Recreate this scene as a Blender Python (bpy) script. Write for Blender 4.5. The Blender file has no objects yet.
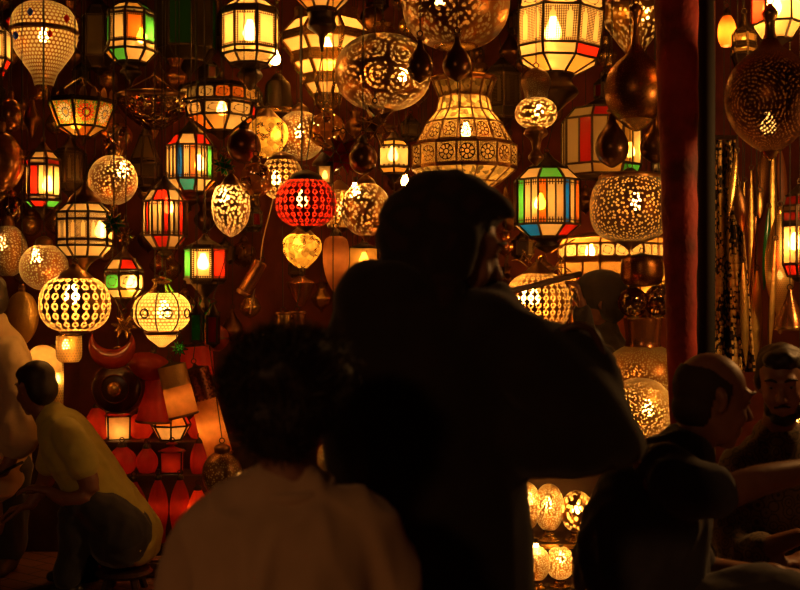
import bpy, bmesh, math, random
from mathutils import Vector, Matrix, noise
random.seed(7)
PI = math.pi
F = 800 * 50.0 / 36.0            # focal length in photo pixels (50 mm lens)
CAM_Z, CX, CY = 1.4, 400.0, 295.0
scene = bpy.context.scene
COL = scene.collection

def W(px, py, Y):
    """world point that the camera sees at photo pixel (px, py), Y metres away"""
    s = Y / F
    return Vector(((px - CX) * s, Y, CAM_Z - (py - CY) * s))

# ------------------------------------------------------------------ objects
def tag(o, label=None, cat=None, group=None, kind=None):
    if label: o['label'] = label
    if cat: o['category'] = cat
    if group: o['group'] = group
    if kind: o['kind'] = kind
    return o

def empty(name, loc, label=None, cat=None, group=None):
    o = bpy.data.objects.new(name, None)
    o.empty_display_size = .05
    COL.objects.link(o)
    o.location = loc
    return tag(o, label, cat, group)

class MB:
    def __init__(s):
        s.v, s.f, s.uv = [], [], []
    def quad(s, a, b, c, d, uv=((0, 0), (1, 0), (1, 1), (0, 1))):
        n = len(s.v); s.v += [a, b, c, d]; s.f.append((n, n+1, n+2, n+3)); s.uv.append(uv)
    def poly(s, pts, uv=None):
        n = len(s.v); s.v += list(pts); s.f.append(tuple(range(n, n+len(pts))))
        s.uv.append(uv or [(0, 0)]*len(pts))
    def box(s, c, d, m=None):
        x, y, z = d[0]/2, d[1]/2, d[2]/2
        P = [Vector((i*x, j*y, k*z)) for i in (-1, 1) for j in (-1, 1) for k in (-1, 1)]
        if m is not None: P = [m @ p for p in P]
        P = [p + Vector(c) for p in P]
        n = len(s.v); s.v += P
        for f in ((0,1,3,2),(4,6,7,5),(0,4,5,1),(2,3,7,6),(0,2,6,4),(1,5,7,3)):
            s.f.append(tuple(n+i for i in f)); s.uv.append([(0,0),(1,0),(1,1),(0,1)])
    def bar(s, a, b, t, seg=4):
        a, b = Vector(a), Vector(b); d = b - a
        if d.length < 1e-6: return
        d.normalize()
        u = d.cross(Vector((0, 0, 1)))
        if u.length < .05: u = d.cross(Vector((0, 1, 0)))
        u.normalize(); w = d.cross(u)
        n = len(s.v)
        for p in (a, b):
            for i in range(seg):
                an = 2*PI*(i+.5)/seg
                s.v.append(p + (u*math.cos(an) + w*math.sin(an))*t)
        for i in range(seg):
            j = (i+1) % seg
            s.f.append((n+i, n+j, n+seg+j, n+seg+i)); s.uv.append([(0,0)]*4)
        s.f.append(tuple(n+i for i in reversed(range(seg)))); s.uv.append([(0,0)]*seg)
        s.f.append(tuple(n+seg+i for i in range(seg))); s.uv.append([(0,0)]*seg)
    def path(s, pts, t, seg=5):
        for a, b in zip(pts[:-1], pts[1:]): s.bar(a, b, t, seg)
    def lathe(s, prof, seg=40, lobes=0, lobe_amp=0., cap0=False, cap1=False, cx=0, cy=0, flat=1.0):
        """prof: (r, z) list; UV: u around, v arclength in units of the circumference"""
        rmax = max(r for r, z in prof) or 1e-4
        L = [0.]
        for (r0, z0), (r1, z1) in zip(prof[:-1], prof[1:]): L.append(L[-1] + math.hypot(r1-r0, z1-z0))
        n = len(s.v)
        for r, z in prof:
            for i in range(seg):
                a = 2*PI*i/seg + PI/2
                q = 1.0 - (lobe_amp*(1-abs(math.sin(lobes*(a-PI/2)/2))) if lobes else 0)
                s.v.append(Vector((cx + r*q*math.cos(a), cy + r*q*math.sin(a)*flat, z)))
        for k in range(len(prof)-1):
            v0, v1 = L[k]/(2*PI*rmax), L[k+1]/(2*PI*rmax)
            for i in range(seg):
                j = (i+1) % seg
                s.f.append((n+k*seg+i, n+k*seg+j, n+(k+1)*seg+j, n+(k+1)*seg+i))
                s.uv.append([(i/seg, v0), ((i+1)/seg, v0), ((i+1)/seg, v1), (i/seg, v1)])
        if cap0: s.f.append(tuple(n+i for i in range(seg))); s.uv.append([(0,0)]*seg)
        m = n+(len(prof)-1)*seg
        if cap1: s.f.append(tuple(m+i for i in range(seg))); s.uv.append([(0,0)]*seg)
    def torus(s, c, R, r, m=None, segs=14, seg2=6):
        n = len(s.v)
        for i in range(segs):
            a = 2*PI*i/segs
            for j in range(seg2):
                b = 2*PI*j/seg2
                p = Vector(((R+r*math.cos(b))*math.cos(a), r*math.sin(b), (R+r*math.cos(b))*math.sin(a)))
                if m is not None: p = m @ p
                s.v.append(p + Vector(c))
        for i in range(segs):
            for j in range(seg2):
                i2, j2 = (i+1) % segs, (j+1) % seg2
                s.f.append((n+i*seg2+j, n+i2*seg2+j, n+i2*seg2+j2, n+i*seg2+j2)); s.uv.append([(0,0)]*4)
    def build(s, name, m, parent=None, smooth=False):
        me = bpy.data.meshes.new(name)
        me.from_pydata([tuple(v) for v in s.v], [], s.f)
        uvl = me.uv_layers.new(name='UVMap')
        k = 0
        for f in s.uv:
            for c in f:
                uvl.data[k].uv = c; k += 1
        if m: me.materials.append(m)
        if smooth: me.polygons.foreach_set('use_smooth', [True]*len(me.polygons))
        me.update()
        o = bpy.data.objects.new(name, me); COL.objects.link(o)
        if parent is not None: o.parent = parent
        return o

def smoothprof(pts, k=4):
    out = []
    n = len(pts)
    for i in range(n-1):
        p0, p1, p2, p3 = pts[max(i-1, 0)], pts[i], pts[i+1], pts[min(i+2, n-1)]
        for j in range(k):
            t = j/k
            out.append(tuple(.5*((2*b) + (-a+c)*t + (2*a-5*b+4*c-d)*t*t + (-a+3*b-3*c+d)*t**3)
                             for a, b, c, d in zip(p0, p1, p2, p3)))
    out.append(tuple(pts[-1]))
    return out

# ------------------------------------------------------------------ materials
class S:
    """tiny arithmetic on node sockets"""
    def __init__(s, nt, x): s.nt, s.x = nt, x
    def op(s, o, b=None, c=None):
        n = s.nt.nodes.new('ShaderNodeMath'); n.operation = o
        for i, v in enumerate((s, b, c)):
            if v is None: continue
            if isinstance(v, S): s.nt.links.new(v.x, n.inputs[i])
            else: n.inputs[i].default_value = v
        return S(s.nt, n.outputs[0])
    def __add__(s, b): return s.op('ADD', b)
    def __sub__(s, b): return s.op('SUBTRACT', b)
    def __mul__(s, b): return s.op('MULTIPLY', b)
    def __lt__(s, b): return s.op('LESS_THAN', b)
    def __gt__(s, b): return s.op('GREATER_THAN', b)
    def fract(s): return s.op('FRACT')
    def floor(s): return s.op('FLOOR')
    def abs(s): return s.op('ABSOLUTE')
    def max(s, b): return s.op('MAXIMUM', b)
    def min(s, b): return s.op('MINIMUM', b)
    def sqrt(s): return s.op('SQRT')
    def sin(s): return s.op('SINE')
    def mod2(s): return s.op('FLOORED_MODULO', 2.0)

MATS = {}
GAIN = 1.3
def newmat(key):
    m = bpy.data.materials.new(key); m.use_nodes = True
    nt = m.node_tree; nt.nodes.clear()
    out = nt.nodes.new('ShaderNodeOutputMaterial')
    MATS[key] = m
    return m, nt, out
def setin(n, **kw):
    for k, v in kw.items():
        n.inputs[k.replace('_', ' ')].default_value = v
def rgba(c): return (c[0], c[1], c[2], 1)
def principled(nt, col, rough=.5, metal=0., **kw):
    n = nt.nodes.new('ShaderNodeBsdfPrincipled')
    if isinstance(col, S): nt.links.new(col.x, n.inputs['Base Color'])
    elif hasattr(col, 'is_output'): nt.links.new(col, n.inputs['Base Color'])
    else: n.inputs['Base Color'].default_value = rgba(col)
    n.inputs['Roughness'].default_value = rough; n.inputs['Metallic'].default_value = metal
    return n
def uvs(nt):
    t = nt.nodes.new('ShaderNodeUVMap'); sp = nt.nodes.new('ShaderNodeSeparateXYZ')
    nt.links.new(t.outputs[0], sp.inputs[0])
    return S(nt, sp.outputs[0]), S(nt, sp.outputs[1])
def comb(nt, x, y, z=0.0):
    c = nt.nodes.new('ShaderNodeCombineXYZ')
    for i, v in enumerate((x, y, z)):
        if isinstance(v, S): nt.links.new(v.x, c.inputs[i])
        else: c.inputs[i].default_value = v
    return c.outputs[0]
def objco(nt):
    return nt.nodes.new('ShaderNodeTexCoord').outputs['Object']
def voro(nt, vec, scale, feat='F1', dim='2D', rand=1.0):
    n = nt.nodes.new('ShaderNodeTexVoronoi'); n.voronoi_dimensions = dim; n.feature = feat
    nt.links.new(vec, n.inputs['Vector']); n.inputs['Scale'].default_value = scale
    n.inputs['Randomness'].default_value = rand
    return n
def noise_tex(nt, vec, scale, detail=3):
    n = nt.nodes.new('ShaderNodeTexNoise'); n.inputs['Scale'].default_value = scale; n.inputs['Detail'].default_value = detail
    if vec is not None: nt.links.new(vec, n.inputs['Vector'])
    return n
def ramp(nt, fac, stops):
    r = nt.nodes.new('ShaderNodeValToRGB')
    el = r.color_ramp.elements
    while len(el) < len(stops): el.new(.5)
    for e, (p, c) in zip(el, stops): e.position = p; e.color = rgba(c)
    nt.links.new(fac.x if isinstance(fac, S) else fac, r.inputs[0])
    return r.outputs[0]
def mixsh(nt, fac, a, b):
    m = nt.nodes.new('ShaderNodeMixShader')
    if isinstance(fac, S): nt.links.new(fac.x, m.inputs[0])
    else: m.inputs[0].default_value = fac
    nt.links.new(a, m.inputs[1]); nt.links.new(b, m.inputs[2])
    return m.outputs[0]
def simple(nt, typ, col):
    n = nt.nodes.new(typ); n.inputs[0].default_value = rgba(col)
    return n
def bump(nt, height, strength, dist, node):
    b = nt.nodes.new('ShaderNodeBump'); b.inputs['Strength'].default_value = strength; b.inputs['Distance'].default_value = dist
    nt.links.new(height.x if isinstance(height, S) else height, b.inputs['Height'])
    nt.links.new(b.outputs[0], node.inputs['Normal'])

def metal(key, col, rough=.32, var=.35, bscale=60, bstr=.25):
    """beaten sheet metal with patchy tarnish"""
    if key in MATS: return MATS[key]
    m, nt, out = newmat(key)
    nz = noise_tex(nt, objco(nt), 9, 4)
    c = ramp(nt, nz.outputs[0], [(.3, [x*(1-var) for x in col]), (.7, col)])
    p = principled(nt, c, rough, .78)
    h = noise_tex(nt, objco(nt), bscale, 2)
    bump(nt, h.outputs[0], bstr, .004, p)
    nt.links.new(p.outputs[0], out.inputs[0])
    return m
def cloth(key, col, col2=None, scale=400, rough=.9, pat=None):
    if key in MATS: return MATS[key]
    m, nt, out = newmat(key)
    if col2 is None: col2 = [x*.8 for x in col]
    oc = objco(nt)
    if pat == 'paisley':
        v = voro(nt, oc, 26, 'F1', '3D'); c = ramp(nt, (S(nt, v.outputs[0])*22.0).sin(), [(.35, col), (.65, col2)])
    elif pat == 'leafy':
        v = voro(nt, oc, 16, 'DISTANCE_TO_EDGE', '3D'); c = ramp(nt, v.outputs[0], [(.08, col2), (.2, col)])
    else:
        nz = noise_tex(nt, oc, 14, 3); c = ramp(nt, nz.outputs[0], [(.3, col2), (.7, col)])
    p = principled(nt, c, rough)
    p.inputs['Sheen Weight'].default_value = .25
    wv = noise_tex(nt, oc, scale, 2)
    bump(nt, wv.outputs[0], .3, .002, p)
    nt.links.new(p.outputs[0], out.inputs[0])
    return m
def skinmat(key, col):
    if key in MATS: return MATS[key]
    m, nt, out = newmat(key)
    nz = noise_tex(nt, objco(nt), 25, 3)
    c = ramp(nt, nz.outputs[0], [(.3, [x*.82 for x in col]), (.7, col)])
    p = principled(nt, c, .5)
    p.inputs['Subsurface Weight'].default_value = 0.0
    nt.links.new(p.outputs[0], out.inputs[0])
    return m
GLASS = dict(w=(.86, .60, .27), y=(.86, .46, .11), o=(.9, .24, .025), r=(.80, .03, .012), g=(.10, .62, .10), b=(.01, .20, 1.0),
             t=(.03, .42, .55), d=(.30, .22, .10), c=(.8, .62, .30))
GNAME = dict(w='cream', y='amber', o='orange', r='red', g='green', b='blue', t='turquoise', d='smoky', c='dull cream')
def glass(ch, style='plain'):
    """coloured lantern glass: frosted, with optional filigree metal lying on it"""
    key = 'glass_%s_%s' % (ch, style)
    if key in MATS: return MATS[key]
    m, nt, out = newmat(key)
    col = GLASS[ch]
    tr = simple(nt, 'ShaderNodeBsdfTranslucent', [x*.52 for x in col])
    df = simple(nt, 'ShaderNodeBsdfDiffuse', [x*.6 for x in col])
    tp = simple(nt, 'ShaderNodeBsdfTransparent', col)
    gl = nt.nodes.new('ShaderNodeBsdfGlossy'); gl.inputs['Roughness'].default_value = .12
    a = mixsh(nt, .35, tr.outputs[0], df.outputs[0])
    a = mixsh(nt, .30, a, tp.outputs[0])
    a = mixsh(nt, .05, a, gl.outputs[0])
    if style != 'plain':
        u, v = uvs(nt)
        U, Vv = (u-.5).abs(), (v-.5).abs()
        iron = principled(nt, (.06, .035, .015), .45, 1.0)
        if style == 'lace':       # dotted border
            brd = (U > .36).max(Vv > .41)
            k = (u*9.0).fract()-.5; l = (v*15.0).fract()-.5
            dots = (k*k+l*l) < .1
            mask = brd.min(S(nt, dots.x)*-1.0+1.0)
        elif style == 'arch':     # two arched lights with a dotted ground
            x = (u*2.0).fract()-.5
            body = (x.abs() < .2).min(v < .72).min(v > .1)
            head = ((x*x)*1.0 + ((v-.72)*(v-.72))*2.2) < .035
            tip = (x.abs() < .07).min(v < .93).min(v > .7)
            k = (u*16.0).fract()-.5; l = (v*22.0).fract()-.5
            dots = (k*k+l*l) < .12
            keep = body.max(head).max(tip).max(dots)
            mask = keep*-1.0+1.0
        elif style == 'ends':     # filigree at the two ends of a strip
            e = Vv > .37
            k = (u*3.0).fract()-.5; l = (v*14.0).fract()-.5
            dots = (k*k+l*l) < .13
            mask = e.min(dots*-1.0+1.0)
        elif style == 'flower':   # corner cut rosette
            x, y = u-.5, v-.5
            d = (x*x+y*y).sqrt()
            mask = ((x.abs()+y.abs()) > .74).max(x.abs().max(y.abs()) > .44)
            mask = mask.max((d < .30).min(d > .27)).max(((y.op('ARCTAN2', x)*4.0).sin() > .8).min(d > .27).min(d < .36))
        elif style == 'mesh':
            k = (u*12.0+v*12.0).fract()-.5; l = (u*12.0-v*12.0).fract()-.5
            mask = (k.abs() > .36).max(l.abs() > .36)
        a = mixsh(nt, mask, a, iron.outputs[0])
    nt.links.new(a, out.inputs[0])
    return m
def mosaicglass(key, mid, ring, ground):
    """pane of mosaic chips with a daisy in it"""
    if key in MATS: return MATS[key]
    m, nt, out = newmat(key)
    u, v = uvs(nt)
    x, y = u-.5, v-.5
    d = (x*x+y*y).sqrt()
    ang = y.op('ARCTAN2', x)
    pet = (ang*14.0).sin()
    vo = voro(nt, comb(nt, u, v), 22)
    gcol = ramp(nt, S(nt, vo.outputs['Color']), [(0.25, (.1, .5, .08)), (.45, ground), (.7, (1, .5, .08))])
    def mixc(f, a, b):
        n = nt.nodes.new('ShaderNodeMix'); n.data_type = 'RGBA'
        nt.links.new(f.x, n.inputs[0])
        for i, c in ((6, a), (7, b)):
            if hasattr(c, 'is_output'): nt.links.new(c, n.inputs[i])
            else: n.inputs[i].default_value = rgba(c)
        return n.outputs[2]
    c = mixc((d < .36).min(pet > -.5), gcol, ring)
    c = mixc((d < .20), c, (.02, .02, .03))
    c = mixc((d < .17).min(pet > -.2), c, ring)
    c = mixc((d < .10), c, mid)
    tr = nt.nodes.new('ShaderNodeBsdfTranslucent'); nt.links.new(c, tr.inputs[0])
    df = nt.nodes.new('ShaderNodeBsdfDiffuse'); nt.links.new(c, df.inputs[0])
    tp = nt.nodes.new('ShaderNodeBsdfTransparent'); nt.links.new(c, tp.inputs[0])
    a = mixsh(nt, .2, tr.outputs[0], df.outputs[0]); a = mixsh(nt, .08, a, tp.outputs[0])
    lead = simple(nt, 'ShaderNodeBsdfDiffuse', (.02, .012, .006))
    e = voro(nt, comb(nt, u, v), 22, 'DISTANCE_TO_EDGE')
    a = mixsh(nt, (S(nt, e.outputs[0]) < .05), a, lead.outputs[0])
    nt.links.new(a, out.inputs[0])
    return m
def perf(key, pat, N=60, r=.33, metalcol=(.62, .36, .10), rough=.34, liner=(1, .72, .34), clear=.55, n2=10):
    """pierced sheet metal: real holes with a thin frosted liner behind them"""
    if key in MATS: return MATS[key]
    m, nt, out = newmat(key)
    u, v = uvs(nt)
    vec = comb(nt, u, v)
    if pat == 'hex':
        q = v*float(N)*1.15; row = q.floor()
        fu = (u*float(N) + row.mod2()*.5).fract()-.5; fv = q.fract()-.5
        hole = (fu*fu+fv*fv) < r*r
    elif pat == 'voro':
        hole = S(nt, voro(nt, vec, N).outputs[0]) < r
    elif pat == 'cells':      # lacework: cells with thin bridges
        hole = S(nt, voro(nt, vec, N, 'DISTANCE_TO_EDGE').outputs[0]) > r
    elif pat == 'arab':       # strapwork medallions filled with scrolls
        big = voro(nt, vec, n2, 'DISTANCE_TO_EDGE', rand=.55); c = voro(nt, vec, n2, rand=.55)
        rings = (S(nt, c.outputs[0])*30.0).sin() > -.2
        dots = S(nt, voro(nt, vec, N).outputs[0]) < r
        hole = (S(nt, big.outputs[0]) > .075).min(rings).min(dots)
    elif pat == 'lattice':
        a = ((u+v)*float(n2)).fract()-.5; b = ((u-v)*float(n2)).fract()-.5
        dots = S(nt, voro(nt, vec, N).outputs[0]) < r
        hole = (a.abs() < .43).min(b.abs() < .43).min(dots)
    elif pat == 'rib':        # panels between ribs, a column of rosettes in each
        x = (u*float(N)).fract()-.5
        y = (v*float(N)*1.05).fract()-.5
        d = (x*x+y*y).sqrt()
        ring = (d > .17).min(d < .37)
        hole = ring.max((y.abs() > .44).min(x.abs() < .09))
    elif pat == 'rosette':
        x, y = u-.5, v-.5
        d = (x*x+y*y).sqrt(); pet = (y.op('ARCTAN2', x)*8.0).sin()
        line = ((d-.36).abs() < .025).max((d-.13).abs() < .03).max((pet > .55).min(d > .15).min(d < .34))
        line = line.max(x.abs().max(y.abs()) > .46).max((S(nt, voro(nt, vec, 9, 'DISTANCE_TO_EDGE').outputs[0]) < .07).min(d > .38))
        hole = line*-1.0+1.0
    elif pat == 'rings':      # bull's-eye circles of pin holes
        fu = (u*float(n2)).fract()-.5; fv = (v*float(n2)+.25).fract()-.5
        d = (fu*fu+fv*fv).sqrt()
        ring = ((d*17.0).fract()-.5).abs() < r
        dots = S(nt, voro(nt, vec, N).outputs[0]) < .40
        hole = ring.min(dots)
    tl = simple(nt, 'ShaderNodeBsdfTranslucent', [x*.8 for x in liner]); tp = simple(nt, 'ShaderNodeBsdfTransparent', (1, .85, .6))
    thru = mixsh(nt, clear, tl.outputs[0], tp.outputs[0])
    nz = noise_tex(nt, objco(nt), 9, 4)
    c = ramp(nt, nz.outputs[0], [(.3, [x*.65 for x in metalcol]), (.7, metalcol)])
    p = principled(nt, c, rough, 1.0)
    nt.links.new(mixsh(nt, hole, p.outputs[0], thru), out.inputs[0])
    return m
def emit(strength, col=(1, .50, .12)):
    key = 'bulb_%g_%g' % (strength, col[2])
    if key in MATS: return MATS[key]
    m, nt, out = newmat(key)
    e = nt.nodes.new('ShaderNodeEmission'); e.inputs[0].default_value = rgba(col); e.inputs[1].default_value = strength*GAIN
    nt.links.new(e.outputs[0], out.inputs[0])
    return m
def leather(key, col, rough=.45):
    """hide or parchment that glows when lit from within"""
    if key in MATS: return MATS[key]
    m, nt, out = newmat(key)
    nz = noise_tex(nt, objco(nt), 18, 4)
    c = ramp(nt, nz.outputs[0], [(.3, [x*.7 for x in col]), (.7, col)])
    tr = nt.nodes.new('ShaderNodeBsdfTranslucent'); nt.links.new(c, tr.inputs[0])
    p = principled(nt, c, rough)
    nt.links.new(mixsh(nt, .55, tr.outputs[0], p.outputs[0]), out.inputs[0])
    return m

def cutglass(key, col, clear=.25, scale=28, gloss=.3):
    """thick crackled or cut glass"""
    if key in MATS: return MATS[key]
    m, nt, out = newmat(key)
    oc = objco(nt)
    vo = voro(nt, oc, scale, 'F1', '3D'); ed = voro(nt, oc, scale, 'DISTANCE_TO_EDGE', '3D')
    c = ramp(nt, S(nt, vo.outputs['Color']), [(.2, [x*.25 for x in col]), (.8, col)])
    tr = nt.nodes.new('ShaderNodeBsdfTranslucent'); nt.links.new(c, tr.inputs[0])
    tp = nt.nodes.new('ShaderNodeBsdfTransparent'); nt.links.new(c, tp.inputs[0])
    gl = nt.nodes.new('ShaderNodeBsdfGlossy'); gl.inputs['Roughness'].default_value = .09; gl.inputs[0].default_value = (1, .8, .5, 1)
    bump(nt, ed.outputs[0], 1.0, .02, gl)
    a = mixsh(nt, clear, tr.outputs[0], tp.outputs[0])
    a = mixsh(nt, gloss, a, gl.outputs[0])
    nt.links.new(a, out.inputs[0])
    return m
BRASS = metal('brass', (.66, .38, .10), .24)
DBRASS = metal('dark_brass', (.28, .13, .04), .3)
COPPER = metal('copper', (.50, .20, .07), .25, bstr=.08)
IRON = metal('iron', (.075, .045, .022), .48)
def plain(key, col, rough=.7, met=0.):
    if key in MATS: return MATS[key]
    m, nt, out = newmat(key)
    p = principled(nt, col, rough, met); nt.links.new(p.outputs[0], out.inputs[0])
    return m
CORD = plain('black_cord', (.03, .018, .01), .7)

# ------------------------------------------------------------------ lantern builders
PLACED = []
def fit(px, Y, yt, yb, hw):
    """nearest depth at which a hanging piece keeps clear of its neighbours and stays before / behind the same ones"""
    def clear(Yc):
        s = Yc/F; c = W(px, (yt+yb)/2, Yc); hh = (yb-yt)/2*s; r = hw*s
        for c2, hh2, r2, Y2, Yw2 in PLACED:
            e = ((c.x-c2.x)/(r+r2))**2 + ((c.y-c2.y)/(r+r2+.01))**2 + ((c.z-c2.z)/(hh+hh2))**2
            if abs(c.x-c2.x) < (r+r2) and abs(c.z-c2.z) < (hh+hh2):
                if e < .98: return False
                if Y != Yw2 and (Y-Yw2)*(Yc-Y2) < 0: return False
        return True
    best = Y
    for d in [0] + [k*q for k in [.05*i for i in range(1, 22)] for q in (1, -1)]:
        if 5.05 < Y+d < 7.3 and clear(Y+d): best = Y+d; break
    s = best/F
    PLACED.append((W(px, (yt+yb)/2, best), (yb-yt)/2*s, hw*s, best, Y))
    return best
HUNG = []        # (root, x, y, z_top, radius, z_bottom, corded)
def ring_and_register(root, ztop, r, zbot_world, S_, hang=True):
    b = MB(); b.torus((0, 0, ztop+.012), .013, .003)
    b.build('hanging_ring', IRON, root)
    HUNG.append((root, root.location.x, root.location.y, root.location.z+ztop+.024, r, root.location.z, hang))
def add_bulb(root, x, z, strength, rad=.03, col=(1, .50, .12), dy=0.0, screen=True):
    b = MB()
    b.lathe(smoothprof([(0.0, z-rad), (rad*.75, z-rad*.72), (rad, z), (rad*.8, z+rad*.7), (rad*.45, z+rad*1.5), (rad*.4, z+rad*1.9)], 2), 10, cx=x, cy=dy)
    o = b.build('bulb', emit(strength, col), root, True)
    c = MB(); c.lathe([(rad*.46, z+rad*1.8), (rad*.46, z+rad*2.9), (0, z+rad*2.95)], 8, cx=x, cy=dy)
    c.build('bulb_socket', IRON, root)
    return o

def faceted(name, label, px, Y, prof, panes, n=8, rot=None, cap=None, fin=None, lit=0., bulb=None, stripes=None, style='plain',
            t=1.1, metalm=None, cat='lantern', tilt=0, group=None, hang=True, capm=None, brad=.03):
    """polygonal lantern. prof: (photo row, half width) rings top to bottom; panes: per tier a string of colours, '' = open, '#' = sheet metal"""
    if hang and Y > 5.05: Y = fit(px, Y, cap[0][0] if cap else prof[0][0], fin[-1][0] if fin else prof[-1][0], max(h for y, h in prof))
    s = Y/F
    metalm = metalm or IRON
    ytop = cap[0][0] if cap else prof[0][0]
    ybot = fin[-1][0] if fin else prof[-1][0]
    root = empty(name, W(px, ybot, Y), label, cat, group)
    if rot is None: rot = PI/n
    Z = lambda y: (ybot-y)*s
    def pt(hw, y, k): 
        a = -PI/2 + rot + 2*PI*k/n
        return Vector((hw*s*math.cos(a), hw*s*math.sin(a), Z(y)))
    fr = MB(); T = t*s*1.35
    for (y, hw) in prof:
        if hw*s < .004: continue
        for k in range(n): fr.bar(pt(hw, y, k), pt(hw, y, k+1), T)
    for i, ((y0, h0), (y1, h1)) in enumerate(zip(prof[:-1], prof[1:])):
        cols = panes[i] if i < len(panes) else '#'
        st = (stripes or {}).get(i, 1)
        sty = style[i] if isinstance(style, (list, tuple)) else style
        for k in range(n):
            a0, a1, b0, b1 = pt(h0, y0, k), pt(h0, y0, k+1), pt(h1, y1, k), pt(h1, y1, k+1)
            fr.bar(a0, b0, T)
            if cols == '': continue
            for q in range(st):
                c = cols[(k*st+q) % len(cols)]
                f0, f1 = q/st, (q+1)/st
                A, B, C, D = b0.lerp(b1, f0), b0.lerp(b1, f1), a0.lerp(a1, f1), a0.lerp(a1, f0)
                if q: fr.bar(A, D, T*.8)
                if c == '#':
                    fr.quad(A, B, C, D); continue
                mid = (A+B+C+D)/4
                ins = lambda p: p.lerp(mid, .03)
                pb = MB(); pb.quad(ins(A), ins(B), ins(C), ins(D))
                m = MATS[c] if c in MATS else glass(c, sty)
                o = pb.build('glass_pane', m, root)
                if c in GNAME and len(set(cols)) > 1: o['label'] = GNAME[c]+' glass pane'
    fr.build('frame', metalm, root)
    if cap:
        cb = MB(); cb.lathe(smoothprof([(max(hw*s, .0008), Z(y)) for y, hw in cap], 3), 20); cb.build('roof_cap', capm or metalm, root, True)
    if fin:
        cb = MB(); cb.lathe(smoothprof([(max(hw*s, .0008), Z(y)) for y, hw in fin], 3), 16, cap1=True); cb.build('finial', capm or metalm, root, True)
    if lit:
        yb = bulb[1] if bulb else (prof[0][0]+prof[-1][0])/2
        bx = (bulb[0]-px)*s if bulb else 0
        add_bulb(root, bx, Z(yb), lit, rad=brad)
    rm = max(h for y, h in prof)*s
    if tilt: root.rotation_euler = (0, tilt, 0)
    ring_and_register(root, Z(ytop), rm, 0, s, hang)
    return root

def sup(yt, yb, hw, ot, ob, e=2.0, k=14):
    """superellipse outline from row yt to yb, half width hw, open half widths ot / ob at the ends"""
    yc, hh = (yt+yb)/2, (yb-yt)/2
    a0 = math.asin(min(1, (ot/hw)**(e/2))); a1 = PI-math.asin(min(1, (ob/hw)**(e/2)))
    c0 = abs(math.cos(a0))**(2/e); c1 = abs(math.cos(a1))**(2/e)
    pts = []
    for i in range(k+1):
        a = a0+(a1-a0)*i/k
        c = math.cos(a)
        yy = -math.copysign(abs(c)**(2/e), c)
        # rescale so the open ends land on yt / yb
        yy = yy/(c0 if yy < 0 else c1)
        pts.append((yc+yy*hh, hw*abs(math.sin(a))**(2/e)))
    return pts

def turned(name, label, px, Y, parts, lit=0., bulb=None, cat='lantern', seg=40, group=None, hang=True, brad=.03, tilt=0, flat=1.0, ring=True, extra=None, lean=0):
    """lantern of turned sheet-metal parts. parts: (part name, material, outline in photo rows, lobes, lobe depth)"""
    ys = [y for p in parts for y, h in p[2]]
    ytop, ybot = min(ys), max(ys)
    if hang and ring and Y > 5.05: Y = fit(px, Y, ytop, ybot, max(h for p in parts for y, h in p[2]))
    s = Y/F
    root = empty(name, W(px, ybot, Y), label, cat, group)
    Z = lambda y: (ybot-y)*s
    for p in parts:
        nm, m, pr = p[:3]
        lobes, amp = (p[3], p[4]) if len(p) > 3 else (0, 0)
        b = MB(); b.lathe([(max(h*s, .0006), Z(y)) for y, h in pr], seg if len(pr) > 6 else 24, lobes, amp, flat=flat)
        b.build(nm, m, root, True)
    if lit:
        bl = bulb if bulb else (px, (ytop+ybot)/2)
        add_bulb(root, (bl[0]-px)*s, Z(bl[1]), lit, brad)
    if tilt or lean: root.rotation_euler = (lean, tilt, 0)
    if ring: ring_and_register(root, Z(ytop), max(h for p in parts for y, h in p[2])*s, 0, s, hang)
    return root
def sp(*pts, k=4): return [(y, max(h, 0)) for y, h in smoothprof(list(pts), k)]

def star(name, label, px, py, Y, r, gm, fm, inner=.42, lit=0., cat='star lantern', group=None, rz=.3):
    Y = fit(px, Y, py-r, py+r, r*.8)
    s = Y/F; R = r*s
    root = empty(name, W(px, py+r, Y), label, cat, group)
    bm = bmesh.new(); bmesh.ops.create_icosphere(bm, subdivisions=1, radius=R*inner)
    g, fr = MB(), MB()
    M = Matrix.Rotation(rz, 3, 'Z') @ Matrix.Rotation(.35, 3, 'X')
    for f in bm.faces:
        tip = M @ (f.calc_center_median().normalized()*R) + Vector((0, 0, R))
        vs = [M @ v.co + Vector((0, 0, R)) for v in f.verts]
        for i in range(3):
            g.poly([vs[i], vs[(i+1) % 3], tip], [(0, 0), (1, 0), (.5, 1)])
            fr.bar(vs[i], tip, .0022, 3)
    bm.free()
    g.build('star_body', gm, root); fr.build('frame', fm, root)
    if lit: add_bulb(root, 0, R, lit, R*.14)
    ring_and_register(root, 2*R, R*.6, 0, s)
    return root
# panes of an eight-sided lantern: the three sides facing the lane, then the rest
F8 = lambda L, C, R, fill: R + fill*5 + L + C
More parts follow.
